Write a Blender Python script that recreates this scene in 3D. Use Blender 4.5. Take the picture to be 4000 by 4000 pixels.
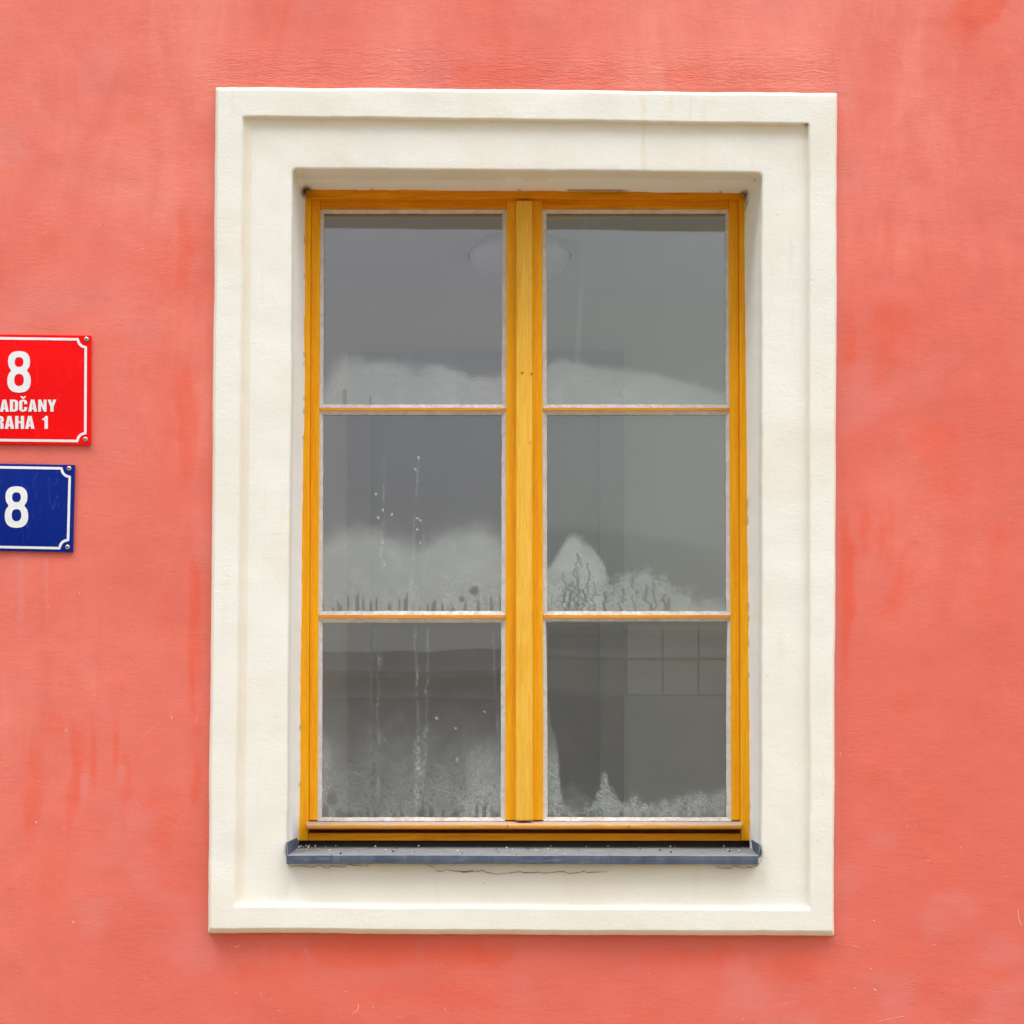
import bpy, bmesh, math, random
import numpy as np
from mathutils import Vector
from mathutils.geometry import tessellate_polygon

for o in list(bpy.data.objects):
    bpy.data.objects.remove(o)
scene = bpy.context.scene
COL = scene.collection
random.seed(4)

# ------------------------------------------------------------------ camera
D = 2.8            # camera to wall face, metres
EYE = 1.62         # eye height
YH = 2850.0        # picture row of the eye level (4000 px picture)
cam_d = bpy.data.cameras.new('camera')
cam_d.sensor_width = 36.0
cam_d.lens = 36.0 * D / 2.0
cam_d.shift_y = (YH - 2000.0) / 4000.0
cam_d.clip_start = 0.05
cam_d.clip_end = 500.0
cam = bpy.data.objects.new('camera', cam_d)
COL.objects.link(cam)
cam.location = (0, -D, EYE)
cam.rotation_euler = (math.radians(90), 0, 0)
scene.camera = cam

# ------------------------------------------------------------------ light
SUN_EL, SUN_AZ = math.radians(61), math.radians(-47)   # azimuth measured from straight in front of the wall, negative = left
world = bpy.data.worlds.new('World')
scene.world = world
world.use_nodes = True
wn = world.node_tree
wn.nodes.clear()
wo = wn.nodes.new('ShaderNodeOutputWorld')
bg = wn.nodes.new('ShaderNodeBackground')
sky = wn.nodes.new('ShaderNodeTexSky')
sky.sky_type = 'NISHITA'
sky.sun_disc = False
sky.sun_elevation = SUN_EL
sky.sun_rotation = math.radians(180) + SUN_AZ
sky.dust_density = 4.0
sky.air_density = 1.0
hs = wn.nodes.new('ShaderNodeHueSaturation')          # overcast: nearly grey sky
hs.inputs['Saturation'].default_value = 0.42
wn.links.new(sky.outputs[0], hs.inputs['Color'])
wn.links.new(hs.outputs[0], bg.inputs['Color'])
bg.inputs['Strength'].default_value = 0.14
wn.links.new(bg.outputs[0], wo.inputs[0])

sun_d = bpy.data.lights.new('sun', 'SUN')
sun_d.energy = 1.3
sun_d.angle = math.radians(26)
sun_d.color = (1.0, 0.985, 0.955)
sun = bpy.data.objects.new('sun', sun_d)
COL.objects.link(sun)
sdir = Vector((math.sin(SUN_AZ) * math.cos(SUN_EL), -math.cos(SUN_AZ) * math.cos(SUN_EL), math.sin(SUN_EL)))
sun.rotation_euler = sdir.to_track_quat('Z', 'Y').to_euler()
sun.location = (-2, -4, 8)

scene.view_settings.view_transform = 'Standard'
scene.view_settings.look = 'None'
scene.view_settings.gamma = 1.0
scene.view_settings.use_curve_mapping = False
scene.view_settings.exposure = 0.62
scene.cycles.use_denoising = True
scene.cycles.max_bounces = 10
scene.cycles.diffuse_bounces = 6
scene.cycles.transparent_max_bounces = 16


# ------------------------------------------------------------------ helpers
def P(px, py, d=0.0):
    """point d metres behind the wall face, seen at picture position px, py"""
    k = 1.0 + d / D
    return ((px - 2000.0) / 2000.0 * k, d, EYE + (YH - py) / 2000.0 * k)


def lerp(a, b, t):
    return a + (b - a) * t


def tag(o, label=None, cat=None, group=None, kind=None):
    if label: o['label'] = label
    if cat: o['category'] = cat
    if group: o['group'] = group
    if kind: o['kind'] = kind
    return o


def empty(name, loc=(0, 0, 0), parent=None):
    o = bpy.data.objects.new(name, None)
    COL.objects.link(o)
    o.location = loc
    o.empty_display_size = 0.05
    if parent: o.parent = parent
    return o


def link_mesh(name, me, mat=None, parent=None, smooth=False):
    o = bpy.data.objects.new(name, me)
    COL.objects.link(o)
    if mat and not me.materials: me.materials.append(mat)
    if smooth:
        me.polygons.foreach_set('use_smooth', [True] * len(me.polygons))
    if parent:
        o.parent = parent
        if parent.type == 'EMPTY' or parent.location.length > 0:
            o.location = -world_loc(parent)
    return o


def world_loc(o):
    v = o.location.copy()
    while o.parent:
        o = o.parent
        v = v + o.location
    return v


def mesh(name, verts, faces, mat=None, parent=None, smooth=False):
    me = bpy.data.meshes.new(name)
    me.from_pydata([tuple(v) for v in verts], [], [tuple(f) for f in faces])
    me.update()
    return link_mesh(name, me, mat, parent, smooth)


def from_bm(name, bm, mat=None, parent=None, smooth=False):
    bmesh.ops.recalc_face_normals(bm, faces=bm.faces)
    me = bpy.data.meshes.new(name)
    bm.to_mesh(me)
    bm.free()
    return link_mesh(name, me, mat, parent, smooth)


def add_quadbox(bm, corners, d0, d1, cuts=0):
    """corners TL,TR,BR,BL in picture px at depth d0, pushed straight back to depth d1"""
    f = [Vector(P(x, y, d0)) for x, y in corners]
    b = [Vector((v.x, d1, v.z)) for v in f]
    vs = [bm.verts.new(v) for v in f + b]
    for q in ((0, 3, 2, 1), (4, 5, 6, 7), (0, 1, 5, 4), (1, 2, 6, 5), (2, 3, 7, 6), (3, 0, 4, 7)):
        bm.faces.new([vs[i] for i in q])
    return vs


def quadbox(name, corners, d0, d1, mat, parent, bevel=0.0015, segs=2):
    bm = bmesh.new()
    add_quadbox(bm, corners, d0, d1)
    if bevel:
        bmesh.ops.bevel(bm, geom=list(bm.edges), offset=bevel, segments=segs, affect='EDGES', profile=0.5)
    o = from_bm(name, bm, mat, parent)
    return o


def rect(x0, x1, y0, y1):
    return [(x0, y0), (x1, y0), (x1, y1), (x0, y1)]


def worldbox(bm, x0, x1, y0, y1, z0, z1):
    vs = [bm.verts.new(v) for v in ((x0, y0, z0), (x1, y0, z0), (x1, y1, z0), (x0, y1, z0),
                                    (x0, y0, z1), (x1, y0, z1), (x1, y1, z1), (x0, y1, z1))]
    for q in ((0, 3, 2, 1), (4, 5, 6, 7), (0, 1, 5, 4), (1, 2, 6, 5), (2, 3, 7, 6), (3, 0, 4, 7)):
        bm.faces.new([vs[i] for i in q])


# ---- numpy noise
def _hash(ix, iy, seed):
    n = (ix.astype(np.int64) * 374761393 + iy.astype(np.int64) * 668265263 + seed * 974711) & 0x7fffffff
    n = ((n ^ (n >> 13)) * 1274126177) & 0x7fffffff
    n = n ^ (n >> 16)
    return (n & 0xffff) / 65535.0


def vnoise(x, y, seed=0):
    x = np.asarray(x, float); y = np.asarray(y, float)
    ix = np.floor(x); iy = np.floor(y)
    fx = x - ix; fy = y - iy
    fx = fx * fx * fx * (fx * (fx * 6 - 15) + 10); fy = fy * fy * fy * (fy * (fy * 6 - 15) + 10)
    a = _hash(ix, iy, seed); b = _hash(ix + 1, iy, seed)
    c = _hash(ix, iy + 1, seed); d = _hash(ix + 1, iy + 1, seed)
    return (a * (1 - fx) + b * fx) * (1 - fy) + (c * (1 - fx) + d * fx) * fy


def fbm(x, y, seed=0, octv=4):
    s = 0; a = 0.5; t = 0
    for i in range(octv):
        s = s + a * vnoise(np.asarray(x) * 2 ** i + 17.3 * i, np.asarray(y) * 2 ** i + 9.1 * i, seed + i)
        t += a; a *= 0.5
    return s / t          # 0..1


def sstep(a, b, x):
    t = np.clip((x - a) / (b - a), 0, 1)
    return t * t * (3 - 2 * t)


def set_attr(me, name, vals):
    at = me.attributes.new(name, 'FLOAT', 'POINT')
    at.data.foreach_set('value', np.asarray(vals, dtype=np.float32))


# ------------------------------------------------------------------ materials
class NT:
    def __init__(self, name):
        self.m = bpy.data.materials.new(name)
        self.m.use_nodes = True
        self.t = self.m.node_tree
        self.t.nodes.clear()
        self.out = self.t.nodes.new('ShaderNodeOutputMaterial')

    def n(self, typ, **kw):
        nd = self.t.nodes.new(typ)
        for k, v in kw.items():
            if k.startswith('i_'):
                nd.inputs[k[2:].replace('_', ' ')].default_value = v
            else:
                setattr(nd, k, v)
        return nd

    def l(self, a, b):
        self.t.links.new(a, b)

    def coords(self, scale=(1, 1, 1), kind='Object', rot=(0, 0, 0), offset=None):
        tc = self.n('ShaderNodeTexCoord')
        mp = self.n('ShaderNodeMapping')
        mp.inputs['Scale'].default_value = scale
        mp.inputs['Rotation'].default_value = rot
        self.l(tc.outputs[kind], mp.inputs['Vector'])
        if offset is not None:
            self.l(offset, mp.inputs['Location'])
        return mp.outputs[0]

    def noise(self, vec, scale, detail=4, rough=0.55, dist=0.0):
        nd = self.n('ShaderNodeTexNoise')
        nd.inputs['Scale'].default_value = scale
        nd.inputs['Detail'].default_value = detail
        nd.inputs['Roughness'].default_value = rough
        nd.inputs['Distortion'].default_value = dist
        self.l(vec, nd.inputs['Vector'])
        return nd.outputs['Fac']

    def ramp(self, fac, a, b, lo=0.0, hi=1.0):
        nd = self.n('ShaderNodeMapRange')
        nd.inputs['From Min'].default_value = a
        nd.inputs['From Max'].default_value = b
        nd.inputs['To Min'].default_value = lo
        nd.inputs['To Max'].default_value = hi
        self.l(fac, nd.inputs['Value'])
        return nd.outputs[0]

    def mix(self, fac, a, b, mode='MIX'):
        nd = self.n('ShaderNodeMix', data_type='RGBA', blend_type=mode)
        for s, v in ((nd.inputs[0], fac), (nd.inputs[6], a), (nd.inputs[7], b)):
            if hasattr(v, 'links'): self.l(v, s)
            elif isinstance(v, (tuple, list)): s.default_value = (*v, 1.0) if len(v) == 3 else v
            else: s.default_value = v
        return nd.outputs[2]

    def math(self, op, a, b=0.5):
        nd = self.n('ShaderNodeMath', operation=op)
        for s, v in ((nd.inputs[0], a), (nd.inputs[1], b)):
            if hasattr(v, 'links'): self.l(v, s)
            else: s.default_value = v
        return nd.outputs[0]

    def attr(self, name):
        return self.n('ShaderNodeAttribute', attribute_name=name).outputs['Fac']

    def bump(self, h, strength, dist, normal=None):
        nd = self.n('ShaderNodeBump')
        nd.inputs['Strength'].default_value = strength
        nd.inputs['Distance'].default_value = dist
        self.l(h, nd.inputs['Height'])
        if normal is not None: self.l(normal, nd.inputs['Normal'])
        return nd.outputs[0]

    def bsdf(self, color, rough=0.8, normal=None, metallic=0.0, spec=0.5, coat=0.0):
        nd = self.n('ShaderNodeBsdfPrincipled')
        for s, v in ((nd.inputs['Base Color'], color), (nd.inputs['Roughness'], rough)):
            if hasattr(v, 'links'): self.l(v, s)
            elif isinstance(v, (tuple, list)): s.default_value = (*v, 1.0)
            else: s.default_value = v
        nd.inputs['Metallic'].default_value = metallic
        nd.inputs['Specular IOR Level'].default_value = spec
        nd.inputs['Coat Weight'].default_value = coat
        nd.inputs['Coat Roughness'].default_value = 0.08
        if normal is not None: self.l(normal, nd.inputs['Normal'])
        self.l(nd.outputs[0], self.out.inputs['Surface'])
        return nd


def mat_wall():
    t = NT('salmon_render')
    v = t.coords()
    vs = t.coords((1.0, 1.0, 0.33))            # brush marks a little taller than wide
    n1 = t.ramp(t.noise(vs, 2.6, 6, 0.62, 0.9), 0.36, 0.64)
    n2 = t.ramp(t.noise(vs, 8.0, 6, 0.66, 1.2), 0.44, 0.64)
    pale = (0.83, 0.262, 0.205)
    mid = (0.755, 0.178, 0.135)
    deep = (0.76, 0.112, 0.056)
    c = t.mix(n1, mid, pale)
    c = t.mix(t.math('MULTIPLY', t.attr('fresh'), 0.85), c, (0.705, 0.152, 0.113))
    c = t.mix(t.math('MULTIPLY', n2, 0.38), c, (0.69, 0.152, 0.118))
    c = t.mix(t.math('MULTIPLY', t.attr('orange'), 0.92), c, deep)
    c = t.mix(t.math('MULTIPLY', t.attr('wash'), 0.6), c, (0.70, 0.245, 0.225))
    # pale scuffs and specks
    vo = t.n('ShaderNodeTexVoronoi', feature='F1')
    vo.inputs['Scale'].default_value = 16.0
    vo.inputs['Randomness'].default_value = 1.0
    t.l(t.coords((1.0, 1.0, 0.75), rot=(0, 0.35, 0)), vo.inputs['Vector'])
    spk = t.ramp(vo.outputs['Distance'], 0.034, 0.018)
    sel = t.ramp(t.noise(v, 9.0, 2), 0.50, 0.54)
    c = t.mix(t.math('MULTIPLY', t.math('MULTIPLY', spk, sel), 0.65), c, (0.85, 0.62, 0.55))
    c = t.mix(t.attr('scuff'), c, (0.85, 0.55, 0.48))
    # relief
    fine = t.noise(v, 240.0, 5, 0.65)
    med = t.noise(t.coords((1, 1, 1.8)), 60.0, 5, 0.6, 0.5)
    trowel = t.noise(t.coords((1, 1, 3.5), rot=(0, -0.45, 0)), 22.0, 5, 0.6, 1.2)
    horiz = t.noise(t.coords((0.8, 1, 4.0)), 34.0, 5, 0.65, 1.4)
    nb = t.bump(fine, 0.36, 0.0015)
    nb = t.bump(t.math('MULTIPLY', med, t.ramp(t.noise(v, 5.0, 3), 0.35, 0.65, 0.25, 1.0)), 0.26, 0.0036, nb)
    nb = t.bump(trowel, 0.08, 0.005, nb)
    hm = t.math('MULTIPLY', horiz, t.attr('rough'))
    nb = t.bump(hm, 0.5, 0.010, nb)
    t.bsdf(c, 0.92, nb, spec=0.15)
    return t.m


def mat_cream():
    t = NT('cream_plaster')
    v = t.coords()
    n1 = t.ramp(t.noise(v, 3.5, 5, 0.6, 0.5), 0.35, 0.65)
    c = t.mix(n1, (0.785, 0.79, 0.725), (0.815, 0.825, 0.775))
    st = t.ramp(t.noise(t.coords((9, 9, 0.8)), 5.0, 4), 0.62, 0.78)
    c = t.mix(t.math('MULTIPLY', st, 0.2), c, (0.60, 0.52, 0.44))
    vo = t.n('ShaderNodeTexVoronoi', feature='F1')
    vo.inputs['Scale'].default_value = 26.0
    t.l(t.coords((0.55, 1, 1.6)), vo.inputs['Vector'])
    pit = t.ramp(vo.outputs['Distance'], 0.06, 0.03)
    c = t.mix(t.math('MULTIPLY', t.math('MULTIPLY', pit, t.ramp(t.noise(v, 6.0, 2), 0.5, 0.56)), 0.5), c, (0.46, 0.38, 0.27))
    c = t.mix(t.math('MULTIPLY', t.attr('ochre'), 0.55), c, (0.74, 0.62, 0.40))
    c = t.mix(t.math('MULTIPLY', t.attr('white'), 0.8), c, (0.88, 0.92, 0.94))
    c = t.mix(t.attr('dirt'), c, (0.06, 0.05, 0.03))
    fine = t.noise(v, 260.0, 5, 0.65)
    med = t.noise(t.coords((1, 1, 1.25)), 62.0, 5, 0.6, 0.5)
    brush = t.noise(t.coords((0.4, 1, 6)), 34.0, 4, 0.6, 0.8)
    nb = t.bump(fine, 0.34, 0.0015)
    nb = t.bump(med, 0.16, 0.0034, nb)
    nb = t.bump(brush, 0.06, 0.004, nb)
    t.bsdf(c, 0.9, nb, spec=0.15)
    return t.m


def mat_wood(name, axis, base, dark, weather=0.0):
    t = NT(name)
    oi = t.n('ShaderNodeObjectInfo')
    comb = t.n('ShaderNodeCombineXYZ')
    for i in range(3):
        t.l(t.math('MULTIPLY', oi.outputs['Random'], 7.0 + 3 * i), comb.inputs[i])
    sc = (1.0, 18, 18) if axis == 'x' else (18, 18, 1.0)
    v = t.coords(sc, offset=comb.outputs[0])
    g1 = t.noise(v, 6.0, 6, 0.65, 1.4)
    g2 = t.noise(v, 22.0, 5, 0.6, 0.4)
    broad = t.noise(t.coords((1, 1, 1), offset=comb.outputs[0]), 2.2, 3)
    c = t.mix(t.ramp(g1, 0.38, 0.68), base, dark)
    c = t.mix(t.math('MULTIPLY', t.ramp(g2, 0.48, 0.70), 0.38), c, tuple(k * 0.72 for k in dark))
    c = t.mix(t.math('MULTIPLY', t.ramp(broad, 0.35, 0.7), 0.35), c, tuple(k * 0.9 for k in dark))
    # knots / small scars
    vo = t.n('ShaderNodeTexVoronoi', feature='F1')
    vo.inputs['Scale'].default_value = 7.0
    t.l(t.coords((1, 1, 1), offset=comb.outputs[0]), vo.inputs['Vector'])
    kn = t.math('MULTIPLY', t.ramp(vo.outputs['Distance'], 0.030, 0.015), 0.6)
    c = t.mix(kn, c, (0.22, 0.08, 0.02))
    rough = 0.5
    if weather > 0:
        geo = t.n('ShaderNodeNewGeometry')
        sep = t.n('ShaderNodeSeparateXYZ')
        t.l(geo.outputs['True Normal'], sep.inputs[0])
        up = t.ramp(sep.outputs['Z'], 0.35, 0.8)
        fl = t.ramp(t.math('ADD', t.noise(v, 10.0, 5, 0.7, 1.0), t.math('MULTIPLY', up, 0.33)), 0.56, 0.70)
        c = t.mix(t.math('MULTIPLY', fl, weather), c, t.mix(g2, (0.34, 0.25, 0.19), (0.60, 0.52, 0.46)))
    nb = t.bump(g2, 0.25, 0.0015)
    nb = t.bump(g1, 0.15, 0.003, nb)
    t.bsdf(c, rough, nb, spec=0.12)
    return t.m


def mat_putty():
    t = NT('flaking_white_putty')
    v = t.coords()
    n1 = t.noise(v, 45.0, 5, 0.65, 0.8)
    c = t.mix(t.ramp(n1, 0.40, 0.62), (0.62, 0.60, 0.57), (0.52, 0.475, 0.435))
    n2 = t.noise(v, 90.0, 5, 0.7, 1.0)
    geo = t.n('ShaderNodeNewGeometry')
    sep = t.n('ShaderNodeSeparateXYZ')
    t.l(geo.outputs['True Normal'], sep.inputs[0])
    up = t.ramp(sep.outputs['Z'], 0.2, 0.6, 0.0, 0.17)
    c = t.mix(t.math('MULTIPLY', t.ramp(t.math('ADD', n2, up), 0.66, 0.76), 0.6), c, (0.42, 0.30, 0.20))
    wv = t.noise(t.coords((4, 4, 30)), 6.0, 3)
    c = t.mix(t.math('MULTIPLY', t.ramp(wv, 0.66, 0.70), 0.3), c, (0.35, 0.30, 0.27))
    nb = t.bump(n2, 0.35, 0.002)
    t.bsdf(c, 0.7, nb, spec=0.25)
    return t.m


def mat_glass(name, tint):
    t = NT(name)
    v = t.coords()
    wav = t.noise(v, 3.0, 2, 0.5)
    nb = t.bump(wav, 0.02, 0.02)
    fr = t.n('ShaderNodeFresnel')
    fr.inputs['IOR'].default_value = 1.5
    fac = t.math('MULTIPLY', fr.outputs[0], 2.25)
    gl = t.n('ShaderNodeBsdfGlossy')
    gl.inputs['Roughness'].default_value = 0.004
    gl.inputs['Color'].default_value = (*tint, 1)
    t.l(nb, gl.inputs['Normal'])
    tr = t.n('ShaderNodeBsdfTransparent')
    tr.inputs['Color'].default_value = (0.97, 0.985, 0.975, 1)
    df = t.n('ShaderNodeBsdfDiffuse')
    df.inputs['Color'].default_value = (0.64, 0.72, 0.71, 1)
    fog = t.attr('fog')
    m1 = t.n('ShaderNodeMixShader')
    t.l(fog, m1.inputs[0]); t.l(tr.outputs[0], m1.inputs[1]); t.l(df.outputs[0], m1.inputs[2])
    m2 = t.n('ShaderNodeMixShader')
    t.l(fac, m2.inputs[0]); t.l(m1.outputs[0], m2.inputs[1]); t.l(gl.outputs[0], m2.inputs[2])
    t.l(m2.outputs[0], t.out.inputs['Surface'])
    return t.m


def mat_zinc():
    t = NT('blue_grey_sheet_metal')
    v = t.coords((3, 3, 1))
    n1 = t.noise(t.coords((4, 3, 1)), 5.0, 6, 0.65, 0.6)
    c = t.mix(t.ramp(n1, 0.35, 0.68), (0.056, 0.077, 0.122), (0.105, 0.138, 0.195))
    n2 = t.noise(t.coords((2, 10, 18)), 9.0, 5, 0.7)
    c = t.mix(t.math('MULTIPLY', t.ramp(n2, 0.56, 0.74), 0.42), c, (0.36, 0.43, 0.52))
    # upward face paler: light the sill top reflects, put into the colour
    geo = t.n('ShaderNodeNewGeometry')
    sep = t.n('ShaderNodeSeparateXYZ')
    t.l(geo.outputs['True Normal'], sep.inputs[0])
    up = t.ramp(sep.outputs['Z'], 0.6, 0.9)
    dn = t.ramp(t.noise(v, 14.0, 6, 0.7), 0.25, 0.75, 0.35, 0.8)
    c = t.mix(t.math('MULTIPLY', up, dn), c, (0.36, 0.37, 0.36))
    n3 = t.noise(t.coords((26, 3, 2)), 3.0, 4, 0.6)
    c = t.mix(t.math('MULTIPLY', t.ramp(n3, 0.60, 0.70), 0.5), c, (0.045, 0.055, 0.09))
    nb = t.bump(t.noise(t.coords((6, 6, 6)), 2.0, 3), 0.25, 0.01)
    c = t.mix(t.attr('upstand_shade'), c, (0.030, 0.025, 0.014))  # shade under the frame painted onto the back upstand
    t.bsdf(c, 0.5, nb, metallic=0.0, spec=0.22)
    return t.m


def mat_enamel(name, col, worn):
    t = NT(name)
    v = t.coords()
    c = t.mix(t.ramp(t.noise(v, 9, 4), 0.35, 0.7), col, tuple(k * 0.88 for k in col))
    n = t.noise(t.coords((2.5, 1, 0.8)), 34.0, 6, 0.75, 1.2)
    c = t.mix(t.math('MULTIPLY', t.ramp(n, 0.60, 0.78), worn), c, (0.5, 0.55, 0.68))
    s = t.noise(t.coords((1, 1, 1)), 150.0, 4, 0.7)
    c = t.mix(t.math('MULTIPLY', t.ramp(s, 0.70, 0.76), worn), c, (0.75, 0.72, 0.70))
    nb = t.bump(t.noise(v, 14.0, 3), 0.08, 0.004)
    t.bsdf(c, t.ramp(n, 0.3, 0.8, 0.16, 0.4), nb, spec=0.12)
    return t.m


def mat_simple(name, col, rough=0.7, metallic=0.0, nscale=20.0, var=0.15, bumpk=0.0, spec=0.4):
    t = NT(name)
    v = t.coords()
    n = t.noise(v, nscale, 5, 0.6)
    c = t.mix(t.ramp(n, 0.3, 0.7), tuple(k * (1 - var) for k in col), tuple(min(1, k * (1 + var)) for k in col))
    nb = t.bump(n, bumpk, 0.003) if bumpk else None
    t.bsdf(c, rough, nb, metallic=metallic, spec=spec)
    return t.m


def mat_cobble():
    t = NT('street_cobbles')
    v = t.coords()
    vo = t.n('ShaderNodeTexVoronoi', feature='DISTANCE_TO_EDGE')
    vo.inputs['Scale'].default_value = 9.0
    t.l(v, vo.inputs['Vector'])
    n = t.noise(v, 4, 5)
    c = t.mix(t.ramp(n, 0.3, 0.7), (0.40, 0.315, 0.165), (0.50, 0.40, 0.21))
    c = t.mix(t.ramp(vo.outputs['Distance'], 0.08, 0.02), c, (0.12, 0.09, 0.06))
    nb = t.bump(t.ramp(vo.outputs['Distance'], 0.0, 0.2), 0.6, 0.02)
    t.bsdf(c, 0.8, nb, spec=0.3)
    return t.m


M_WALL = mat_wall()
M_CREAM = mat_cream()
WB, WD = (0.92, 0.475, 0.014), (0.82, 0.335, 0.006)
M_WOODV = mat_wood('varnished_wood_upright', 'z', WB, WD)
M_WOODH = mat_wood('varnished_wood_level', 'x', (0.86, 0.365, 0.007), (0.64, 0.20, 0.003))
M_STRIP = mat_wood('pale_varnished_wood', 'z', (0.88, 0.55, 0.085), (0.78, 0.38, 0.03))
M_DRIP = mat_wood('weathered_wood', 'x', (0.80, 0.36, 0.05), (0.60, 0.22, 0.02), weather=0.9)
M_BAR = mat_wood('bar_wood', 'x', (0.80, 0.35, 0.045), (0.68, 0.25, 0.02))
M_PUTTY = mat_putty()
M_GLASS = (mat_glass('window_glass_left', (1.0, 0.955, 0.94)), mat_glass('window_glass_right', (0.955, 0.985, 0.90)))
M_ZINC = mat_zinc()
M_RED = mat_enamel('red_enamel', (0.90, 0.002, 0.003), 0.08)
M_BLUE = mat_enamel('blue_enamel', (0.001, 0.018, 0.23), 0.22)
M_WHITE = mat_simple('white_enamel', (0.76, 0.79, 0.82), 0.3, nscale=60, var=0.05)
M_STEEL = mat_simple('dull_steel', (0.52, 0.50, 0.47), 0.4, metallic=0.8)
M_DARK = mat_simple('dark_gap', (0.03, 0.022, 0.015), 0.9)
M_COBBLE = mat_cobble()
M_CRACK = mat_simple('crack_shadow', (0.13, 0.10, 0.06), 0.95, nscale=50, var=0.6)

# ------------------------------------------------------------------ ground and what stands across the street
g = mesh('ground', [(-40, -60, 0), (40, -60, 0), (40, 0.3, 0), (-40, 0.3, 0)], [(0, 1, 2, 3)], M_COBBLE)
tag(g, kind='structure')

g2 = mesh('bounce_ground', [(-40, 0.3, 0), (40, 0.3, 0), (40, 30, 0), (-40, 30, 0)], [(0, 1, 2, 3)], mat_simple('bounce_ground_grey', (0.34, 0.36, 0.36), 0.9, nscale=2.0))  # added ground behind the house, grey to neutralise light bounced into the room
tag(g2, kind='structure')

# garden wall across the street, mirrored in the lower panes
M_GARDEN = mat_simple('grey_garden_render', (0.52, 0.65, 0.68), 0.9, nscale=3.0, var=0.18, bumpk=0.3)
GW = -8.0
gw = empty('garden_wall', (0, GW, 0))
tag(gw, 'long grey garden wall with moulded coping across the street, mirrored in the bottom panes', 'wall')


def prism_x(bm, prof, x0, x1, n=1):
    xs = [lerp(x0, x1, i / n) for i in range(n + 1)]
    rings = [[bm.verts.new((x, y, z)) for y, z in prof] for x in xs]
    k = len(prof)
    for a, b in zip(rings, rings[1:]):
        for i in range(k):
            bm.faces.new([a[i], a[(i + 1) % k], b[(i + 1) % k], b[i]])
    bm.faces.new(rings[0][::-1]); bm.faces.new(rings[-1])


bm = bmesh.new(); worldbox(bm, -30, 30, GW - 0.35, GW, 0, 2.02)
from_bm('wall_body', bm, M_GARDEN, gw)
bm = bmesh.new()
prism_x(bm, [(GW + 0.10, 2.02), (GW + 0.16, 2.07), (GW + 0.15, 2.12), (GW + 0.15, 2.22), (GW - 0.4, 2.22), (GW - 0.4, 2.02)], -30, 30)
from_bm('coping', bm, M_GARDEN, gw)
bm = bmesh.new()
prism_x(bm, [(GW, 1.84), (GW + 0.05, 1.86), (GW + 0.05, 1.92), (GW, 1.92)], -30, 30)
from_bm('string_course', bm, M_GARDEN, gw)

# ------------------------------------------------------------------ outlines in picture px (TL, TR, BR, BL)
OUT = [(843, 339), (3270, 364), (3257, 3655), (813, 3645)]
STEP = [(947, 453), (3163, 483), (3165, 3553), (915, 3540)]
OPEN = [(1145, 661), (2975, 677), (2972, 3354), (1120, 3352)]     # the front edge of the recess
INN = [(1196, 740), (2907, 754), (2930, 3336), (1166, 3334)]      # where the plaster meets the wood


def inset(q, k):
    (a, b, c, d) = q
    t, r, bo, l = k if isinstance(k, tuple) else (k, k, k, k)
    return [(a[0] + l, a[1] + t), (b[0] - r, b[1] + t), (c[0] - r, c[1] - bo), (d[0] + l, d[1] - bo)]


def loop_pts(q, r, N=150, K=6):
    """closed outline with rounded corners, N points a side, K per corner"""
    pts = []
    q = [np.array(p, float) for p in q]
    for i in range(4):
        a, b, c = q[i - 1], q[i], q[(i + 1) % 4]
        u = (a - b) / np.linalg.norm(a - b)
        w = (c - b) / np.linalg.norm(c - b)
        s, e = b + u * r, b + w * r
        for k in range(K):
            t = k / (K - 1)
            pts.append((1 - t) ** 2 * s + 2 * t * (1 - t) * b + t * t * e)
        d = q[(i + 2) % 4]
        nxt = c + (b - c) / np.linalg.norm(b - c) * r
        for k in range(1, N):
            pts.append(e + (nxt - e) * k / N)
    return np.array(pts)


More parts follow.
